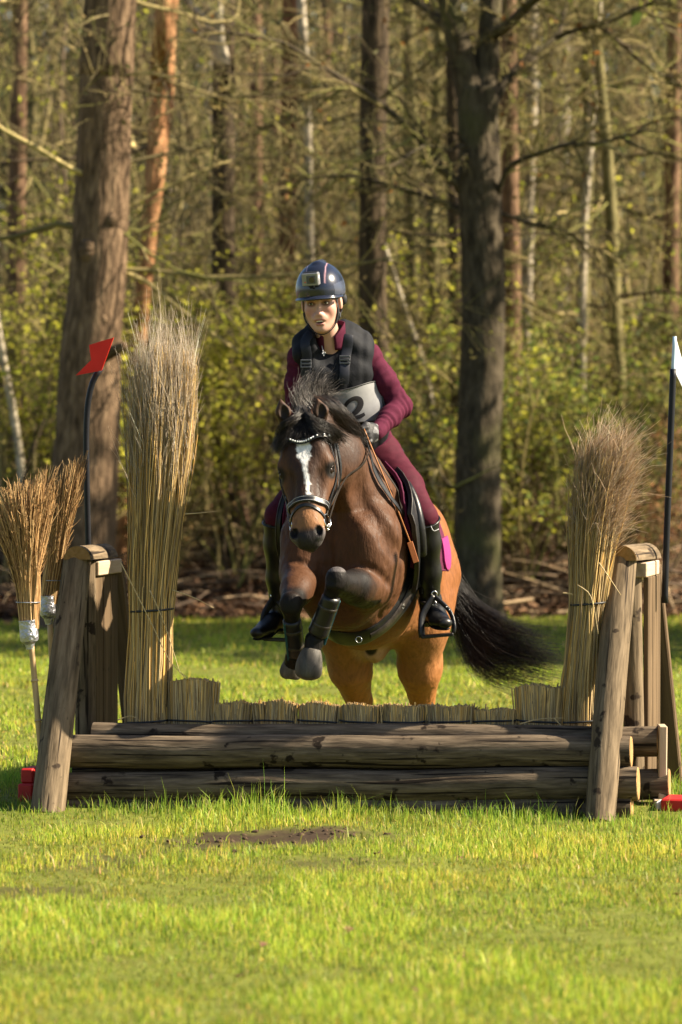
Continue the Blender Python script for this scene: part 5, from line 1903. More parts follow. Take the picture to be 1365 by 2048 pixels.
# bridle
br = thing('bridle', 'black leather bridle with beaded browband on the horse\'s head', 'bridle', Hd(.1, 0, .02))
bb = [Hd(.075, -.108, -.085), Hd(.086, -.082, -.035), Hd(.104, -.035, .0), Hd(.109, 0, .004), Hd(.104, .035, .0), Hd(.086, .082, -.035), Hd(.075, .108, -.085)]
a, nn_ = lay(bb, 30, .012)
MB().ribbon(a, .015, nn_, .004).build('browband', M_LEATHER, br, sharp=35)
a2, n2 = lay(bb[1:6], 19, .017)
for p_, q_ in zip(a2, n2):
    MB().sphere(p_ + q_ * .002, .0043, nu=8, nv=6).build('bead', material('glass_bead', [(0.7, 0.72, 0.75), (0.85, 0.86, 0.88)], rough=.1, spec=.8, nscale=5, metal=.3), br)
for s in (-1, 1):
    strap([Hd(.075, s * .105, -.088), Hd(.15, s * .112, -.100), Hd(.25, s * .105, -.105), Hd(.35, s * .082, -.085)], .016, 16, br, 'cheekpiece', off=.004)
    strap([Hd(.070, s * .100, -.125), Hd(.15, s * .112, -.140), Hd(.27, s * .108, -.140), Hd(.40, s * .072, -.085)], .014, 16, br, 'bit_cheekpiece', M_LEATHER_W, off=.006)
    strap([Hd(.060, s * .095, -.15), Hd(.14, s * .112, -.18), Hd(.24, s * .105, -.20), Hd(.29, s * .06, -.22), Hd(.30, 0, -.23)], .012, 16, br, 'throat_lash', off=.004)
    c = Hd(.425, s * .074, -.078)
    MB().torus(c, .027, .0035, hr * s + hn * .35, 24, 8).build('bit_ring', M_STEEL, br)
    MB().torus(c + hf * .02 - hn * .02, .014, .003, hr * s + hf * .4, 16, 6).build('curb_link', M_STEEL, br)
a, nn_ = strap([Hd(.372, -.050, -.135), Hd(.362, -.079, -.085), Hd(.355, -.064, -.025), Hd(.352, 0, .002), Hd(.355, .064, -.025), Hd(.362, .079, -.085), Hd(.372, .050, -.135)], .027, 34, br, 'noseband', off=.002, thick=.008)
tg_ = nrm(np.gradient(a, axis=0))
bn = np.cross(tg_, nn_)
for k in (-.0075, .0075):
    MB().tube(a + nn_ * .0080 + bn * k, .0011, 5).build('piping', M_PIPING, br)
strap([Hd(.465, -.05, -.12), Hd(.435, -.066, -.075), Hd(.395, -.048, -.018), Hd(.378, 0, .002), Hd(.395, .048, -.018), Hd(.435, .066, -.075), Hd(.465, .05, -.12)], .014, 34, br, 'flash_strap', off=.002, thick=.005)
M_REIN = material('brown_rein_leather', [(0.012, 0.008, 0.006), (0.022, 0.015, 0.011)], rough=.6, spec=.2, nscale=25)
# reins: from bit to hand, and the loop hanging down the shoulder
RH = P(729, 884, 14.57)
a = resample(np.array([Hd(.425, .078, -.088), P(676, 985, 14.2), P(704, 935, 14.38), RH]), 18)
for _ in range(4):
    a = a + hs.grad(a) * np.clip(.012 - hs.at(a), 0, .03)[:, None]
a[1:-1] = (a[:-2] + a[1:-1] * 2 + a[2:]) / 4
MB().ribbon(a, .012, np.array([.75, -.5, -.4]), .003).build('rein', M_REIN, br, sharp=35)
a = resample(np.array([Hd(.425, -.078, -.088), P(575, 985, 14.3), P(600, 930, 14.5), P(650, 890, 14.6)]), 18)
MB().ribbon(a, .015, np.array([-.6, -.75, .2]), .003).build('rein', M_LEATHER_W, br, sharp=35)
lp_, ln_ = lay([P(728, 890, 14.50), P(748, 945, 14.5), P(772, 1000, 14.55), P(800, 1055, 14.62), P(826, 1100, 14.74)], 22, .012)
MB().ribbon(lp_, .022, ln_, .004).build('rein_loop', M_LEATHER, br, sharp=35)
lp_, ln_ = lay([P(738, 885, 14.54), P(764, 935, 14.55), P(790, 990, 14.6), P(808, 1050, 14.68), P(830, 1100, 14.77)], 22, .018)
MB().ribbon(lp_, .011, ln_, .003).build('rein_loop', M_REIN, br, sharp=35)
MB().box(P(825, 1103, 14.72), (.010, .006, .013), None, .002).build('rein_buckle', M_STEEL, br, smooth=False)
a = resample(np.array([P(700, 830, 14.48), P(710, 858, 14.44), P(722, 888, 14.5)]), 10)
MB().ribbon(a, .008, np.array([.3, -.9, .2]), .003).build('crown_strap', M_LEATHER_W, br, sharp=35)

# saddle and cloth
sa = thing('saddle', 'black leather jumping saddle under the rider', 'saddle', H(.5, 0, 1.36))
SSD = Sdf()
SSD.chain([H(.36, 0, 1.385), H(.52, 0, 1.365), H(.72, 0, 1.385), H(.80, 0, 1.42)], [(.075, .05), (.10, .045), (.135, .045), (.13, .035)], LT, .04)
sdf_object('seat', SSD, .01, M_LEATHER, sa)
cl = thing('saddle_cloth', 'plum saddle cloth with a bright pink rear corner under the saddle', 'saddle cloth', H(.5, 0, 1.3))
for s in (-1, 1):
    def fl(u, v, s=s):                     # u front to back, v top to bottom
        z = 1.33 - .47 * v
        front = .30 - .150 * math.sin(min(v * 1.1, 1) * math.pi) ** .9 + .07 * v
        back = .64 - .04 * v
        return H(front + (back - front) * u, s * (.16 + .14 * min(1, v * 2.2)), z - .05 * (2 * u - 1) ** 2 * v)
    mb, o, n_ = patch(hs, fl, 14, 18, .034, .016)
    f = mb.build('flap', M_LEATHER, sa, sharp=40)
    MB().tube(o[0] + n_[0] * .001, .0035, 6).build('flap_edge', M_LEATHER_W, f)
    k = o[3] * .5 + o[4] * .5
    MB().tube(k[2:13] + n_[3][2:13] * .004, np.linspace(.017, .024, 11), 8).build('knee_roll', M_LEATHER, f)

    def cf(u, v, s=s):
        z = 1.36 - .46 * v
        front = .285 - .125 * math.sin(min(v * 1.05, 1) * math.pi) + .05 * v
        back = .93 - .05 * v
        return H(front + (back - front) * u, s * (.12 + .16 * min(1, v * 2.2)), z + .03 * (1 - u) * v)
    mb, o, n_ = patch(hs, cf, 22, 16, .012, .012)
    mb.build('side_panel', M_PLUM, cl, sharp=50)
    MB().tube(np.concatenate([o[0], o[1:, -1]]), .005, 6).build('piping', M_PLUM, cl)

    def pk(u, v, s=s):
        return H(.80 + .12 * u, s * .28, 1.035 - .135 * v * (1 - .35 * abs(2 * u - 1) ** 3) + .01 * u)
    mb, o, n_ = patch(hs, pk, 8, 10, .024, .010)
    mb.build('rear_corner', M_PINK, cl, sharp=50)
    # stirrup leather
    top = H(.50, s * .30, 1.18)
a, nn_ = lay([P(818, 1010, 14.85), P(834, 1080, 14.85), P(850, 1135, 14.86), P(868, 1192, 14.86)], 16, .05)
MB().ribbon(a, .022, nn_, .004).build('stirrup_leather', M_LEATHER, sa, sharp=35)
# stirrups
def stirrup(label, top, lo1, lo2, Y, parent=None):
    t = thing('stirrup_iron', label, 'stirrup', P(*lo1, Y))
    tp, a_, b_ = P(*top, Y), P(*lo1, Y - .04), P(*lo2, Y - .05)
    mid1 = a_ * .5 + tp * .5 + np.array([-.022, 0, .012])
    mid2 = b_ * .5 + tp * .5 + np.array([.026, 0, .016])
    fr_ = resample(np.array([tp, mid1, a_ + np.array([-.004, 0, .03]), a_]), 14)
    MB().tube(fr_, np.stack([np.linspace(.006, .010, 14), np.full(14, .016)], 1), 8, up=(0, 0, 1)).build('branch', M_LEATHER, t)
    fr_ = resample(np.array([tp, mid2, b_ + np.array([.006, 0, .03]), b_]), 14)
    MB().tube(fr_, np.stack([np.linspace(.005, .007, 14), np.full(14, .010)], 1), 8, up=(0, 0, 1)).build('branch', M_LEATHER, t)
    MB().plank(a_ + np.array([-.004, 0, 0]), b_ + np.array([.004, 0, 0]), .055, .014, (0, 1, 0), .004).build('tread', M_LEATHER, t, smooth=False)
    MB().torus(tp + np.array([0, 0, .008]), .012, .004, (.3, -1, 0)).build('eye', M_STEEL, t)
    for p_ in (.6, .75):
        MB().sphere(tp + (mid2 - tp) * p_ * 1.2 + np.array([.004, -.012, 0]), .0035, nu=8, nv=5).build('stud', M_STEEL, t)
    return t


stirrup('black stirrup around the rider\'s boot on the picture\'s right', (869, 1192), (845, 1274), (906, 1268), 14.85)
stirrup('black stirrup holding the boot on the picture\'s left', (548, 1196), (530, 1278), (572, 1280), 14.90)
# girth
gi = thing('girth', 'wide black padded girth curving under the horse\'s chest', 'girth', H(.28, 0, .62))
gp = [H(.47, .28, 1.02), H(.44, .27, .90), H(.39, .24, .78), H(.33, .17, .68), H(.275, .07, .635), H(.26, 0, .625), H(.275, -.07, .635), H(.33, -.17, .68), H(.40, -.25, .80), H(.45, -.28, .95)]
a, nn_ = lay(gp, 44, .004)
nn_ = nrm(nn_ + np.roll(nn_, 1, 0) + np.roll(nn_, -1, 0))
nn_ = nrm(nn_ - BK * .45)
a = a - BK * .012
MB().ribbon(a, .094, nn_, .016).build('belt', M_LEATHER, gi, sharp=35)
MB().ribbon(a[2:20] + nn_[2:20] * .0165, .034, nn_[2:20], .007).build('centre_strip', M_LEATHER_W, gi, sharp=35)
for k in (6, 11):
    MB().torus(a[k] + nn_[k] * .026, .008, .0015, nn_[k], 12, 5).build('buckle', M_STEEL, gi)
MB().torus(a[21] + np.array([0, -.030, -.012]), .013, .002, (.2, -1, .2), 18, 6).build('ring', M_STEEL, gi)
# tendon boots
def tendon(label, top, bot, r0, r1, back):
    t = thing('tendon_boot', label, 'horse boot', bot)
    ax = nrm(bot - top)
    pts = np.array([top, top + (bot - top) * .04, top + (bot - top) * .5, bot - ax * .006, bot])
    MB().tube(pts, [r0 * .9, r0, (r0 + r1) / 2 * 1.0, r1 * 1.06, r1 * .95], 20, n=16).build('shell', M_LEATHER, t)
    for k in (.28, .72):
        c = top + (bot - top) * k
        MB().tube([c - ax * .007, c - ax * .006, c + ax * .006, c + ax * .007], np.array([1.0, 1.03, 1.03, 1.0]) * (r0 + (r1 - r0) * k) * 1.01, 20, caps=False).build('fastening_strap', M_LEATHER_W, t)
    s_ = np.asarray(back)
    MB().plank(top + s_ * r0 * .93 + ax * .01, bot + s_ * r1 * .98 + ax * .035, .022, .012, (0, 1, 0), .004).build('lining', M_TEAL, t, smooth=False)
    return t


tendon('black tendon boot on the front leg nearer the camera', P(664, 1192, 14.125), P(636, 1268, 14.19), .039, .041, (.92, .1, -.3))
tendon('black tendon boot on the front leg at the picture\'s left', P(584, 1238, 14.19), P(593, 1308, 14.30), .038, .038, (-.85, -.4, -.2))
# riding crop
wh = thing('riding_crop', 'thin orange-brown riding crop with a tan leather keeper in the rider\'s hand', 'riding crop', P(733, 872, 14.55))
MB().tube(PP([(728, 858, 14.535), (760, 935, 14.54), (795, 1018, 14.56), (823, 1090, 14.6)]), [.0042, .0036, .0032, .003], 8, n=16).build('shaft', material('cane_shaft', [(0.3, 0.12, 0.035), (0.4, 0.17, 0.06)], rough=.35, spec=.5, nscale=12, scale=(.2, 1, 1)), wh)
MB().plank(P(820, 1084, 14.595), P(833, 1125, 14.60), .024, .006, (1, .1, .3), .002).build('keeper', M_TAN, wh, smooth=False)

# ------------------------------------------------------------------ the rider
EYE = P(637, 607, 14.585)
fd = nrm(P(643, 668, 14.60) - EYE)
fn = np.array([-math.sin(math.radians(9)), -math.cos(math.radians(9)), -.05])
fn = nrm(fn - fd * np.dot(fn, fd))
fr = np.cross(fn, fd)
FR = np.stack([fr, fd, fn], 1)


def Fd(d, r, n):
    return EYE + fd * d + fr * r + fn * n


NECK = P(664, 708, 14.78)
CHEST, BELLY, PELV = P(668, 748, 14.82), P(698, 828, 14.90), P(722, 908, 15.04)
SH_R, EL_R, WR_R = P(733, 712, 14.84), P(801, 812, 14.86), P(757, 860, 14.66)
SH_L, EL_L, WR_L = P(604, 716, 14.76), P(592, 822, 14.78), P(648, 880, 14.62)
HIP_R, KN_R, AN_R = P(766, 915, 15.02), P(848, 1032, 14.80), P(862, 1206, 14.94)
HIP_L, KN_L, AN_L = P(672, 915, 15.02), P(557, 1032, 14.82), P(560, 1222, 14.95)
TX = nrm(SH_R - SH_L)


def limbs(sd, o, arms=True, torso=True, legs=True, k=.03):
    if torso:
        sd.chain([NECK + np.array([0, .02, -.02]), CHEST, BELLY, PELV], [(.07 + o, .06 + o), (.142 + o, .098 + o), (.132 + o, .092 + o), (.152 + o, .10 + o)], TX, k)
        sd.seg(SH_L, SH_R, .050 + o, .050 + o, None, .06)
    if arms:
        for a_, b_, c_ in ((SH_R, EL_R, WR_R), (SH_L, EL_L, WR_L)):
            sd.chain([a_, a_ * .5 + b_ * .5, b_], [.056 + o, .050 + o, .044 + o], None, .03)
            sd.chain([b_, b_ * .55 + c_ * .45, c_], [.043 + o, .040 + o, .028 + o], None, .02)
    if legs:
        for a_, b_, c_ in ((HIP_R, KN_R, AN_R), (HIP_L, KN_L, AN_L)):
            sd.chain([a_, a_ * .5 + b_ * .5, b_], [.092 + o, .080 + o, .058 + o], None, .04)
            sd.chain([b_, b_ * .65 + c_ * .35, c_], [.052 + o, .050 + o, .034 + o], None, .02)
    return sd


person = thing('person', 'rider in plum jacket, black body protector and navy helmet, leaning forward on the horse', 'person', PELV)
M_SKIN = material('skin', [(0.92, 0.92, 0.92), (1, 1, 1), (1.05, 1.05, 1.05)], rough=.5, spec=.35, nscale=20, vcol=True, bump=.06, bscale=200, bdist=.002)
hd_ = Sdf()
hd_.ell(Fd(-.035, 0, -.095), (.074, .108, .095), FR, .03)
hd_.ell(Fd(.040, 0, -.060), (.058, .085, .062), FR, .03)
hd_.seg(Fd(.05, -.048, -.075), Fd(.098, -.018, -.030), .020, .017, None, .03)
hd_.seg(Fd(.05, .048, -.075), Fd(.098, .018, -.030), .020, .017, None, .03)
hd_.ell(Fd(.107, 0, -.013), (.017, .015, .016), FR, .025)
for s in (-1, 1):
    hd_.ell(Fd(.030, s * .040, -.030), (.019, .022, .021), FR, .03)
    hd_.ell(Fd(-.018, s * .028, -.008), (.024, .007, .010), FR, .02)
    hd_.ell(Fd(.045, s * .0100, .008), (.0065, .007, .009), FR, .008)
    hd_.ell(Fd(.010, s * .080, -.090), (.008, .030, .018), FR, .010)
hd_.seg(Fd(-.004, 0, .000), Fd(.041, 0, .016), .0075, .0090, None, .012)
hd_.ell(Fd(.062, 0, .000), (.030, .016, .014), FR, .02)
hd_.ell(Fd(.0675, 0, .008), (.021, .0045, .008), FR, .008)
hd_.ell(Fd(.086, 0, .004), (.018, .006, .009), FR, .008)
for s in (-1, 1):
    hd_.ell(Fd(.001, s * .031, .008), (.017, .009, .013), FR, .010, True)
hd_.ell(Fd(.0765, 0, .012), (.0185, .0055, .016), FR, .005, True)
hd_.seg(Fd(.06, 0, -.085), NECK, .050, .054, None, .02)


def skin_col(V):
    q = (V - EYE) @ FR
    r, d, n = q[:, 0], q[:, 1], q[:, 2]
    c = np.tile(np.array([0.50, 0.29, 0.22]), (len(V), 1))
    for s in (-1, 1):
        c = blend(c, (0.44, 0.15, 0.12), sstep(.034, .008, np.hypot(r - s * .042, d - .036)) * .45)
        e = np.abs(d + .020 - .006 * np.cos((r - s * .03) * 60)) / .0045 + np.clip(np.abs(r - s * .031) - .019, 0, 1) / .004
        c = blend(c, (0.14, 0.075, 0.05), sstep(1.3, .5, e) * (n > -.03) * .7)
        e = np.hypot((r - s * .031) / .0185, (d - .001) / .0105)
        c = blend(c, (0.14, 0.065, 0.05), sstep(1.4, .8, e) * (n > -.025) * .85)  # shadow of the peak painted dark round the eyes
    c = blend(c, (0.46, 0.20, 0.155), sstep(.02, .008, np.hypot(r, d - .042)) * .35)
    lip = np.minimum(np.hypot(r / .023, (d - .068) / .0055), np.hypot(r / .020, (d - .0865) / .0065))
    c = blend(c, (0.40, 0.17, 0.14), sstep(1.2, .8, lip) * (n > -.02))
    c = blend(c, (0.10, 0.03, 0.03), sstep(1.05, .8, np.hypot(r / .0185, (d - .0765) / .0055)) * (n > -.02) * (n < .008))
    return c


# one skin mesh: the fine head and the plain body beneath the clothes
V1, Q1 = hd_.mesh(.0030, hi=np.maximum(EYE + .14, NECK + .06), lo=np.minimum(EYE - .16, NECK - .06))
V1 = smooth_verts(V1, Q1, 2)
bd = limbs(Sdf(), -.014)
V2, Q2 = bd.mesh(.016)
V2 = smooth_verts(V2, Q2, 1)
VV = np.concatenate([V1, V2])
link('body', raw_mesh('body', VV - root_loc(person), np.concatenate([Q1, Q2 + len(V1)]), None, VV, skin_col(VV)), M_SKIN, person)
M_EYEW = material('eye_white', [(0.6, 0.56, 0.53), (0.66, 0.62, 0.6)], rough=.15, spec=.5, nscale=10)
M_IRIS = material('iris', [(0.03, 0.025, 0.02), (0.06, 0.045, 0.035)], rough=.08, spec=.6, nscale=60)
M_TEETH = material('teeth', [(0.66, 0.62, 0.55), (0.72, 0.69, 0.63)], rough=.2, spec=.5, nscale=40)
for s in (-1, 1):
    MB().sphere(Fd(.001, s * .031, -.0095), (.0095, .0056, .0090), FR, 14, 10).build('eyeball', M_EYEW, person)
    MB().sphere(Fd(.0005, s * .031 - .0005, -.0015), (.0058, .0056, .0036), FR, 12, 8).build('iris', M_IRIS, person)
MB().tube([Fd(.0735, -.014, .002), Fd(.073, -.007, .0075), Fd(.073, 0, .009), Fd(.073, .007, .0075), Fd(.0735, .014, .002)], [(.003, .0035)] * 5, 8, n=14, up=fd).build('teeth', M_TEETH, person)

# clothing
M_JACKET = material('plum_jersey', [(0.052, 0.0075, 0.020), (0.070, 0.0105, 0.027), (0.088, 0.0145, 0.034)], rough=.85, spec=.1, nscale=40, bump=.15, bscale=220, bdist=.002)
M_BREECH = material('plum_breeches', [(0.050, 0.006, 0.0145), (0.070, 0.009, 0.020)], rough=.75, spec=.12, nscale=30, bump=.1, bscale=160, bdist=.002)
M_VEST = material('body_protector_fabric', [(0.005, 0.0055, 0.008), (0.010, 0.011, 0.015)], rough=.75, spec=.2, nscale=40, bump=.3, bscale=140, bdist=.003)
M_NAVY = material('navy_nylon', [(0.008, 0.009, 0.015), (0.014, 0.016, 0.026)], rough=.5, spec=.3, nscale=25)
M_BIB = material('silver_bib', [(0.17, 0.17, 0.18), (0.22, 0.22, 0.23), (0.27, 0.27, 0.28)], rough=.35, spec=.45, nscale=6, bump=.25, bscale=14, bdist=.006)
M_NUM = material('bib_number', [(0.012, 0.011, 0.014), (0.02, 0.018, 0.022)], rough=.5, nscale=20)
jk = Sdf()
limbs(jk, .004, legs=False)
jk.seg(WR_R, WR_R + nrm(WR_R - EL_R) * .025, .034, .035, None, .01)


def folds(V):
    o = np.zeros(len(V))
    for a_, b_, w in ((EL_R, WR_R, 1.0), (SH_R, EL_R, .45), (EL_L, WR_L, .8), (SH_L, EL_L, .4)):
        ab = b_ - a_
        L = np.linalg.norm(ab)
        t = ((V - a_) @ ab) / (L * L)
        ring = V - a_ - np.clip(t, 0, 1)[:, None] * ab
        m = (np.linalg.norm(ring, axis=1) < .075) * sstep(-.1, .1, t) * sstep(1.05, .85, t)
        ph = 1.6 * vnoise(V, 14, 3)
        o += w * m * .0042 * np.sin(t * L * 6.283 / .034 + 2.2 * ph + 2.0 * (ring @ np.array([.3, -.5, .8])) / .05) * (.5 + .5 * vnoise(V, 14, 6))
    o += .003 * vnoise(V, 22, 9) + .0015 * vnoise(V, 50, 10)
    return o


jacket = sdf_object('jacket', jk, .0066, M_JACKET, person, None, it=1, dispf=folds)
# stand collar, open at the front
ang = np.linspace(-2.80, 2.80, 44)
cb, ct = P(660, 700, 14.765), P(658, 645, 14.73)
V, Q = [], []
for i, t in enumerate(np.linspace(0, 1, 7)):
    c = cb * (1 - t) + ct * t
    for a_ in ang:
        dip = .035 * max(0, (abs(a_) - 1.7) / .85) ** 1.5
        V.append(c + np.array([math.sin(a_) * (.066 - .002 * t), math.cos(a_) * (.062 + .0 * t), -dip * t + .012 * math.cos(a_) * t]))
m_ = len(ang)
Q = [[i * m_ + j, i * m_ + j + 1, (i + 1) * m_ + j + 1, (i + 1) * m_ + j] for i in range(6) for j in range(m_ - 1)]
co = MB().add(np.array(V), Q).build('collar', M_JACKET, jacket)
mod = co.modifiers.new('thickness', 'SOLIDIFY')
mod.thickness = .005
MB().torus(P(648, 706, 14.668), .006, .0016, (0, -1, .2), 14, 5).build('zip_ring', M_STEEL, jacket)
MB().tube(PP([(644, 690, 14.70), (646, 700, 14.68), (648, 712, 14.665)]), .0022, 6, n=8).build('zip', M_PIPING, jacket)

# body protector over the jacket
vs = Sdf()
vs.chain([CHEST + np.array([0, .0, .055]), CHEST, BELLY, BELLY * .55 + PELV * .45], [(.105, .105), (.160, .125), (.166, .122), (.162, .116)], TX, .03)
for s, S_ in ((1, SH_R), (-1, SH_L)):
    vs.seg(S_ - TX * s * .016 + np.array([0, .0, .026]), S_ - TX * s * .040 + np.array([0, -.03, -.06]), (.052, .062), (.055, .075), TX, .04)
for q0, q1 in ((P(690, 658, 14.81), P(726, 678, 14.82)), (P(628, 666, 14.75), P(602, 684, 14.75))):
    vs.seg(q0, q1, (.044, .044), (.040, .040), None, .035)
    vs.seg(q0 + np.array([0, -.05, -.045]), q1 + np.array([0, -.045, -.05]), .040, .038, None, .035)
vs.ell(P(660, 676, 14.70), (.056, .075, .055), None, .02, True)          # neck opening
vs.seg(P(652, 690, 14.64), P(648, 712, 14.62), .045, .02, None, .02, True)
vest = sdf_object('body_protector', vs, .0070, M_VEST, person, None, it=1, dispf=lambda V: .0022 * vnoise(V, 24, 12) - .003 * sstep(.35, .0, np.abs(np.mod(V[:, 0] * 16, 1) - .5)))


def vstrap(lst, w, name, mat, off=.004, thick=.006, n=14):
    a, nn = vs.project(resample(PP([(x, y, 14.68) for x, y in lst]), n), off, 14)
    nn = nrm(nn * .6 + np.array([0, -.6, .1]))
    MB().ribbon(a, w, nn, thick).build(name, mat, vest, sharp=35)
    return a, nn


M_BUCKLE = material('grey_buckle', [(0.05, 0.052, 0.06), (0.085, 0.088, 0.1)], rough=.35, spec=.5, nscale=20)
for lst, by in (([(622, 664), (614, 690), (613, 726), (617, 762)], (614, 727)), ([(704, 660), (699, 690), (692, 728), (690, 770)], (692, 717))):
    vstrap(lst, .042, 'shoulder_strap', M_NAVY)
    a, nn = vs.project(np.array([P(by[0], by[1], 14.68)]), .012, 14)
    for dz in (.014, 0, -.014):
        MB().box(a[0] + np.array([0, -.003, dz]), (.0225, .005, .0042), None, .0015).build('buckle', M_BUCKLE, vest, smooth=False)
    MB().box(a[0] + np.array([-.02, -.002, 0]), (.003, .004, .017), None, .001).build('buckle', M_BUCKLE, vest, smooth=False)
    MB().box(a[0] + np.array([.02, -.002, 0]), (.003, .004, .017), None, .001).build('buckle', M_BUCKLE, vest, smooth=False)
# small white emblem on the chest
a, nn = vs.project(PP([(682, 752, 14.68), (679, 760, 14.68), (685, 760, 14.68)]), .006, 14)
MB().tube([a[1], a[0], a[2]], .0012, 5).build('emblem', M_PIPING, vest)
# number bib round the body
bib = thing('number_bib', 'silver-grey competitor bib with a black number two on the rider\'s body', 'bib', BELLY)


def bibf(u, v):
    return P(602 + 174 * u + 6 * v, 764 + 76 * v, 14.79 + .16 * (2 * u - 1) ** 4)


bsd = Sdf()
bsd.chain([CHEST, BELLY, BELLY * .55 + PELV * .45], [(.164, .130), (.170, .127), (.165, .120)], TX, .03)
mb, o, n_ = patch(bsd, bibf, 24, 12, .006, .004, it=14)
mb.build('panel', M_BIB, bib, sharp=60)
for k in (0, -1):
    MB().tube(o[:, k] + n_[:, k] * .001, .003, 6).build('binding', M_BAND, bib)
MB().ribbon(o[20] + n_[20] * .002, .012, n_[20], .003).build('side_strap', M_BAND, bib, sharp=35)
MB().ribbon(o[22] + n_[22] * .006, .007, n_[22], .004).build('side_strap', M_BAND, bib, sharp=35)
# the figure two as a broad stroke laid on the bib
two = [(688, 812), (693, 800), (704, 794), (716, 797), (722, 807), (717, 819), (705, 830), (694, 838), (705, 837), (721, 834), (733, 829)]
wid = np.array([6, 8.5, 9, 11, 13, 12, 9, 8, 8, 8, 7]) / 483.0
d_ = resample(np.concatenate([PP([(x, y, 14.75) for x, y in two]), wid[:, None]], 1), 46)
a, nn = bsd.project(d_[:, :3], .0108, 14)
MB().ribbon(a, d_[:, 3], nn, .0012).build('digit', M_NUM, bib, sharp=35)

# breeches and boots
bs_ = limbs(Sdf(), .0, arms=False, torso=False, k=.04)
bs_.seg(PELV + np.array([0, 0, .05]), PELV, (.140, .102), (.152, .110), TX, .05)
sdf_object('breeches', bs_, .0075, M_BREECH, person, None, it=1, cut=lambda V: V[:, 2] > P(0, 1085, 14.85)[2], dispf=lambda V: .003 * vnoise(V, 20, 31) + .0018 * vnoise(V * np.array([1, 1, 2.5]), 30, 32))
M_BOOT = material('polished_black_boot', [(0.004, 0.004, 0.0045), (0.007, 0.007, 0.0075), (0.012, 0.012, 0.0125)], rough=.36, spec=.4, nscale=16, bump=.12, bscale=24, bdist=.004)


def boot(kn, an, heel, ball, toe):
    b = Sdf()
    top = kn * .93 + an * .07
    b.chain([top, kn * .7 + an * .3, kn * .35 + an * .65, an], [.064, .060, .052, .043], None, .03)
    b.chain([an, heel], [.043, .037], None, .03)
    b.chain([heel, an * .35 + ball * .65, ball, toe], [(.036, .034), (.040, .038), (.043, .031), (.034, .024)], np.cross(nrm(toe - heel), [0, 0, 1.0]), .02)
    o = sdf_object('boot', b, .006, M_BOOT, person, None, it=1, cut=lambda V: (V - top) @ nrm(an - top) > -.012,
                   dispf=lambda V: .0011 * vnoise(V * np.array([1, 1, .5]), 24, 41) - .003 * sstep(.010, .0, np.abs((V - (an * .9 + kn * .1)) @ nrm(an - kn))))
    ang = np.linspace(0, 2 * math.pi, 27)
    x_ = nrm(np.cross(an - top, [0, 1.0, 0]))
    y_ = np.cross(x_, nrm(an - top))
    ring = top + x_ * (np.cos(ang) * .066)[:, None] + y_ * (np.sin(ang) * .066)[:, None] - nrm(an - top) * (.012 * np.maximum(0, np.cos(ang - .4)))[:, None]
    MB().tube(ring, .005, 6, caps=False).build('cuff', M_BOOT, o)
    sole = resample(np.array([heel, an * .35 + ball * .65, ball, toe]), 8) - np.array([0, 0, .030])
    sole[:, 2] -= np.array([.008, .008, .006, .004, .0, -.002, -.002, -.004])
    MB().tube(sole, [(.030, .010), (.032, .010), (.036, .009), (.040, .008), (.042, .008), (.040, .008), (.036, .007), (.022, .006)], 12, up=(0, 0, 1)).build('sole', M_VEST, o)
    return o


bt = boot(KN_R, AN_R, P(856, 1232, 14.98), P(878, 1240, 14.84), P(890, 1246, 14.775))
MB().tube(PP([(842, 1204, 14.885), (858, 1208, 14.868), (876, 1204, 14.872), (890, 1208, 14.89)]), [(.004, .007)] * 4, 8, n=12).build('ankle_strap', M_LEATHER_W, bt)
MB().torus(P(868, 1206, 14.86), .010, .002, (.1, -1, .3), 12, 5).build('buckle', M_STEEL, bt)
a, nn = P(872, 1062, 14.75), None
MB().tube(PP([(862, 1052, 14.745), (868, 1062, 14.742), (878, 1058, 14.755)]), .0022, 5, n=8).build('cuff_piping', M_PIPING, bt)
boot(KN_L, AN_L, P(566, 1246, 14.98), P(532, 1258, 14.86), P(515, 1266, 14.79))

# gloves
M_GLOVE = material('riding_glove', [(0.8, 0.8, 0.8), (1, 1, 1), (1.15, 1.15, 1.15)], rough=.6, spec=.3, nscale=40, vcol=True, bump=.3, bscale=120, bdist=.003)


def glove(wr, hand, side, name='glove'):
    g = Sdf()
    ax = nrm(hand - wr)
    dn = nrm(np.array([0, -.25, -1.0]) - ax * np.dot(np.array([0, -.25, -1.0]), ax))
    out = np.cross(ax, dn) * side
    if out[1] > 0:
        out = -out
    g.seg(wr - ax * .01, wr + ax * .03, (.030, .026), (.034, .028), dn, .015)
    pal = wr + ax * .06
    g.seg(wr + ax * .025, pal + ax * .01, (.040, .019), (.043, .017), dn, .015)
    for i, (o_, l_) in enumerate(((-.030, .030), (-.010, .034), (.010, .033), (.029, .027))):
        k0 = pal + ax * (.018 - abs(o_) * .12) + dn * o_ + out * .004
        k1 = k0 + ax * l_ * .75 - out * .012
        k2 = k1 - ax * .004 - out * .030
        k3 = k2 - ax * .022 - out * .006
        g.chain([k0, k1, k2, k3], [.0105, .0098, .0092, .0085], None, .004)
    t0 = wr + ax * .035 - dn * .030
    g.chain([t0, t0 + ax * .028 - dn * .012 - out * .006, t0 + ax * .052 - dn * .004 - out * .012], [.0135, .0115, .0095], None, .008)

    def gc(V):
        c = np.tile(np.array([0.020, 0.020, 0.023]), (len(V), 1))
        m = (V - pal) @ out
        st = vnoise(V * np.array([1, 1, 1.0]), 55, 51)
        c = blend(c, (0.17, 0.17, 0.18), sstep(.1, .35, st) * (m > .004) * .9)
        w = (V - wr) @ ax
        return blend(c, (0.36, 0.36, 0.37), sstep(.006, .0, np.abs(w - .012)) * .8)
    return sdf_object(name, g, .0032, M_GLOVE, person, gc, it=1)


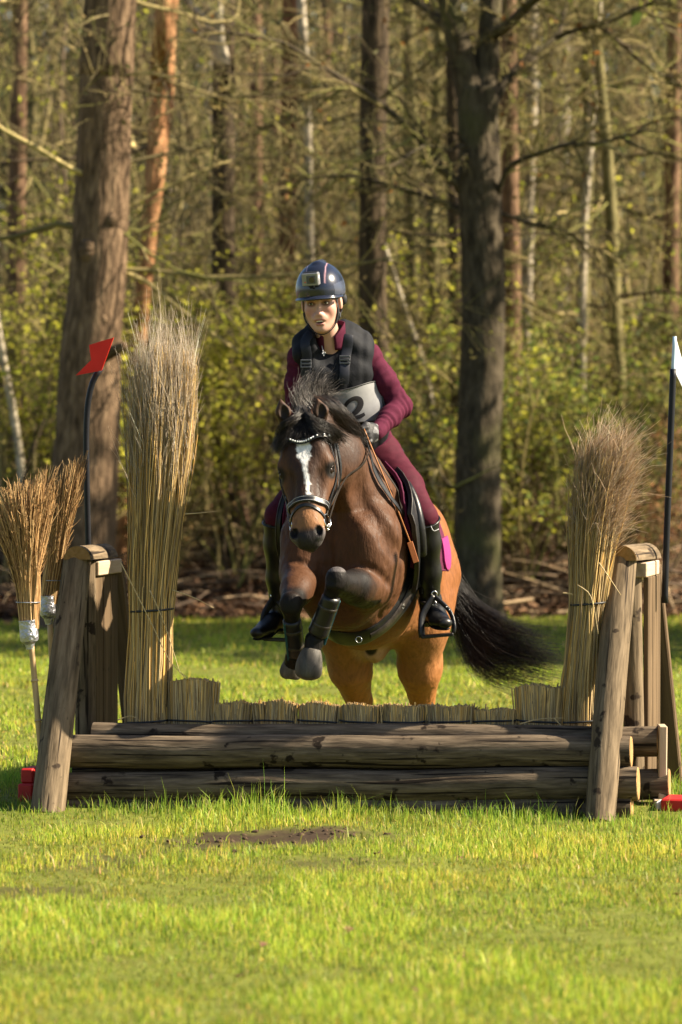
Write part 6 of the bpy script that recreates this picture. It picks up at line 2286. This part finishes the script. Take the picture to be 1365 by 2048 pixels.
glove(WR_R + nrm(WR_R - EL_R) * .012, P(728, 872, 14.565), 1)
glove(WR_L + nrm(WR_L - EL_L) * .012, P(672, 892, 14.56), -1)

# helmet
M_HELMET = material('navy_helmet_shell', [(0.92, 0.92, 0.92), (1, 1, 1)], rough=.22, spec=.5, nscale=6, vcol=True, coat=.3)
HC = Fd(-.048, 0, -.092)
he = Sdf()
he.ell(HC, (.104, .118, .130), FR, .02)
he.seg(HC + fn * .02 - fd * .098, HC - fn * .06 - fd * .098, (.030, .026), (.030, .026), fr, .010)      # raised centre band


def hel_plane(V):
    q = (V - HC) @ FR
    return q[:, 1] < .028 - .16 * (q[:, 2]) * .35 + .25 * np.clip(-q[:, 2] - .03, 0, 1)


def hel_col(V):
    q = (V - HC) @ FR
    c = np.tile(np.array([0.012, 0.016, 0.034]), (len(V), 1))
    c = blend(c, (0.011, 0.013, 0.024), (np.abs(q[:, 0]) < .036) * (q[:, 2] > 0) * 1.0)
    c = blend(c, (0.42, 0.24, 0.27), sstep(.003, .001, np.abs(np.abs(q[:, 0]) - .040)) * (q[:, 1] < -.035) * (q[:, 2] > -.02))
    c = blend(c, (0.010, 0.011, 0.02), sstep(.0035, .001, np.abs(q[:, 1] + .020 + .25 * (np.abs(q[:, 0]) - .05))) * (np.abs(q[:, 0]) > .036))
    c = blend(c, (0.055, 0.065, 0.10), (q[:, 1] > -.022 - .25 * (np.abs(q[:, 0]) - .05)) * (np.abs(q[:, 0]) > .042) * (q[:, 2] < .09) * .8)
    return c


helmet = sdf_object('helmet', he, .0042, M_HELMET, person, hel_col, it=1, cut=hel_plane)
mod = helmet.modifiers.new('thickness', 'SOLIDIFY')
mod.thickness = .012
mod.offset = -1
# peak and rim
V, Q = [], []
for i, t in enumerate(np.linspace(0, 1, 5)):
    for a_ in np.linspace(-1.25, 1.25, 25):
        ext = .028 * t * math.cos(a_) ** .6
        V.append(HC + fr * (math.sin(a_) * (.105 + .004 * t)) + fn * (math.cos(a_) * .130 + ext) + fd * (.012 + .010 * t + .012 * abs(math.sin(a_)) ** 2 * (1 - .3 * t)))
Q = [[i * 25 + j, (i + 1) * 25 + j, (i + 1) * 25 + j + 1, i * 25 + j + 1] for i in range(4) for j in range(24)]
pk_ = MB().add(np.array(V), Q, None, None, (0.016, 0.02, 0.038)).build('peak', M_HELMET, helmet)
mod = pk_.modifiers.new('thickness', 'SOLIDIFY')
mod.thickness = .006
M_STRAP = material('chin_strap_webbing', [(0.010, 0.010, 0.012), (0.018, 0.018, 0.021)], rough=.7, nscale=60, bump=.2)


def hstrap(lst, w, off=.004):
    a, nn = hd_.project(resample(np.array(lst), 22), off, 12)
    nn = nrm(nn + np.roll(nn, 1, 0) + np.roll(nn, -1, 0))
    MB().ribbon(a, w, nn, .003).build('chin_strap', M_STRAP, helmet, sharp=35)


hstrap([Fd(-.01, .074, -.055), Fd(.04, .068, -.055), Fd(.085, .050, -.05), Fd(.120, .018, -.030), Fd(.124, 0, -.026), Fd(.120, -.018, -.030), Fd(.085, -.050, -.05), Fd(.04, -.068, -.055), Fd(-.01, -.074, -.055)], .015)
hstrap([Fd(-.01, .080, -.12), Fd(.03, .074, -.10), Fd(.075, .058, -.06)], .013, .006)
hstrap([Fd(-.01, -.080, -.12), Fd(.03, -.074, -.10), Fd(.075, -.058, -.06)], .013, .006)
MB().box(Fd(.060, .072, -.062), (.007, .011, .006), FR, .002).build('strap_buckle', M_BUCKLE, helmet, smooth=False)
MB().sphere(HC + fr * .080 - fn * .070 + fd * .050, (.018, .028, .024), FR).build('rear_harness', M_STRAP, helmet)

# action camera on the helmet
cm = thing('action_camera', 'small silver and black action camera fixed to the front of the helmet', 'camera', HC + fn * .13 - fd * .05)
cc = HC + fn * .143 - fd * .060 - fr * .012
Rc = np.stack([nrm(fr + fn * .12), fd, nrm(fn - fr * .12 + fd * .05)], 1)
MB().box(cc, (.036, .027, .015), Rc, .004).build('body', material('camera_case', [(0.20, 0.20, 0.21), (0.30, 0.30, 0.31)], rough=.3, spec=.5, nscale=20, metal=.4), cm, smooth=False)
MB().box(cc + Rc @ np.array([.004, .001, .0155]), (.019, .0165, .002), Rc, .001).build('front_plate', M_BUCKLE, cm, smooth=False)
MB().tube([cc + Rc @ np.array([.009, .001, .014]), cc + Rc @ np.array([.009, .001, .0215])], [.0125, .0120], 20).build('lens', M_IRIS, cm, sharp=40)
MB().sphere(cc + Rc @ np.array([-.022, .010, .0145]), .003, nu=8, nv=6).build('record_light', M_RED if 'M_RED' in globals() else M_TAN, cm)
MB().box(cc + Rc @ np.array([0, -.027, -.002]), (.030, .003, .012), Rc, .002).build('top_plate', M_VEST, cm, smooth=False)
MB().box(cc + Rc @ np.array([.0, .030, -.006]), (.008, .009, .010), Rc, .002).build('mount', M_VEST, cm, smooth=False)

# ------------------------------------------------------------------ grass
M_GRASS = material('grass_blade', [(0.8, 0.8, 0.8), (1.0, 1.0, 1.0), (1.15, 1.15, 1.15)], rough=0.5, spec=0.3, nscale=2, vcol=True, trans=0.5, use='obj')
GRC = [(0.265, 0.345, 0.034), (0.335, 0.385, 0.042), (0.18, 0.28, 0.03), (0.43, 0.39, 0.065), (0.105, 0.18, 0.026), (0.50, 0.40, 0.16)]
GRW = [.28, .26, .18, .14, .10, .04]


def blades(X, Y, H, Wd, cols, lean=.45):
    n = len(X)
    Z = hgt(X, Y) - .004
    base = np.stack([X, Y, Z], 1)
    a = rng.random(n) * 6.283
    w = np.stack([np.cos(a), np.sin(a), np.zeros(n)], 1)
    b = rng.random(n) * 6.283
    ld = np.stack([np.cos(b), np.sin(b), np.zeros(n)], 1) * (lean * np.abs(rng.normal(size=(n, 1))))
    up = np.array([0, 0, 1.0])
    H = H[:, None]
    mid = base + (up * .55 + ld * .25) * H
    tip = base + (up * .92 + ld * .95) * H
    Wd = Wd[:, None]
    V = np.stack([base - w * Wd, base + w * Wd, mid + w * Wd * .8, mid - w * Wd * .8, tip], 1)
    k = np.arange(n)[:, None] * 5
    q = np.concatenate([k, k + 1, k + 2, k + 3], 1)
    t = np.concatenate([k + 3, k + 2, k + 4], 1)
    return V.reshape(-1, 3), q, t, np.repeat(cols, 5, axis=0)


def lawn_patch(n, y0, y1, xm, hmul, wmul, lab):
    Y = y0 + (y1 - y0) * rng.random(n)
    X = (rng.random(n) * 2 - 1) * (0.108 * Y + xm)
    p = np.stack([X, Y, X * 0], 1)
    tuft = vnoise(p, 2.2, 31) + .6 * vnoise(p, 6.5, 32)
    keep = (rng.random(n) > soil_mask(X, Y) * 1.1) & (rng.random(n) < .82 + .28 * tuft) & (Y < litter_edge(X) + .25 * rng.random(n) - .05)
    X, Y, tuft, p = X[keep], Y[keep], tuft[keep], p[keep]
    n = len(X)
    H = (.015 + .026 * rng.random(n) ** 1.8) * np.clip(1 + .6 * tuft, .4, 2.0) * hmul
    near = np.exp(-((Y - (13.76 - .18 * X)) / .16) ** 2) + .8 * np.exp(-((Y - (14.8 - .18 * X)) / .3) ** 2)
    H = H * (1 + 2.2 * near * rng.random(n) ** 1.5)
    tall = rng.random(n) < .02
    H = np.where(tall, H * 1.7 + .02, H)
    c = palette(n, GRC, GRW, .16)
    dry = np.clip(vnoise(p, 1.1, 33) + .8 * vnoise(p, 4.5, 34), 0, 1)[:, None] * .75
    c = c * (1 - dry) + dry * c * np.array([1.22, 1.0, 1.15])
    c = c * (.78 + .45 * np.clip(.5 + .8 * tuft, 0, 1))[:, None]
    c = c * np.where(rng.random((n, 1)) < .06, np.array([[1.5, 1.1, 1.6]]), 1.0)
    lush = np.clip(near, 0, 1)[:, None]
    c = c * (1 - lush) + lush * c * np.array([.72, .92, .9])
    V, q, t, cc = blades(X, Y, H, (.0012 + .0012 * rng.random(n)) * wmul, c)
    return tag(MB().add(V, q, t, None, cc).build('grass', M_GRASS), lab, 'grass', kind='stuff')


lawn_patch(190000, 8.3, 15.4, .45, 1.0, 1.0, 'short sunlit grass in front of and around the jump')
lawn_patch(88000, 15.4, 27.6, .6, 1.15, 2.3, 'mown grass behind the jump up to the edge of the wood')

# clods of earth in the worn patch, dead leaves dropped on the lawn
n = 420
X = rng.uniform(-.85, .2, n)
Y = rng.uniform(12.3, 13.6, n)
ok = rng.random(n) < soil_mask(X, Y) ** 2
X, Y = X[ok], Y[ok]
mb = MB()
for x, y in zip(X, Y):
    r = .003 + .009 * random.Random(int(x * 1e5)).random() ** 2
    c = np.array([x, y, hgt(np.array([x]), np.array([y]))[0] + r * .1])
    m0 = MB().sphere(c, (r * 1.3, r * 1.1, r * .6), nu=7, nv=5)
    v = m0.V[0]
    v += nrm(v - c) * (r * .8 * vnoise(v, 90, 3))[:, None]
    mb.add(v, m0.Q[0], m0.T[0])
M_CLOD = material('damp_earth', [(0.03, 0.02, 0.013), (0.07, 0.046, 0.03), (0.11, 0.074, 0.048)], rough=.95, spec=.1, nscale=25, bump=.6, bscale=60, use='obj')
tag(mb.build('earth_clods', M_CLOD), 'dark clods of churned earth in front of the jump', 'earth', kind='stuff')
for i, (px, py, s) in enumerate([(528, 1910, .035), (478, 1968, .045), (924, 1728, .018), (1022, 1870, .018), (700, 1880, .04), (938, 2034, .02), (830, 2010, .03), (1352, 1815, .03), (755, 1730, .04)]):
    Y = 11200.0 / (py - 820)
    x = (px - 682.5) / FPX * Y
    z = float(hgt(np.array([x]), np.array([Y]))[0]) + .028
    c = np.array([x, Y, z])
    a = rng.random() * 6.28
    u = np.array([math.cos(a), math.sin(a), .25])
    v = np.array([-math.sin(a), math.cos(a), .2])
    out = [c + s * (u * x_ + v * y_) + np.array([0, 0, abs(y_) * s * .5]) for x_, y_ in [(-.5, 0), (-.25, .28), (.1, .34), (.5, 0), (.1, -.3), (-.25, -.26)]]
    o = MB().poly(np.array(out), .0012, (0, 0, 1)).build('fallen_leaf', material('rusty_leaf', [(0.13, 0.065, 0.03), (0.2, 0.11, 0.055)], rough=.8, nscale=30, trans=.2), smooth=False)
    tag(o, 'small curled brown leaf lying on the grass before the jump', 'leaf', 'dead leaves on the lawn')
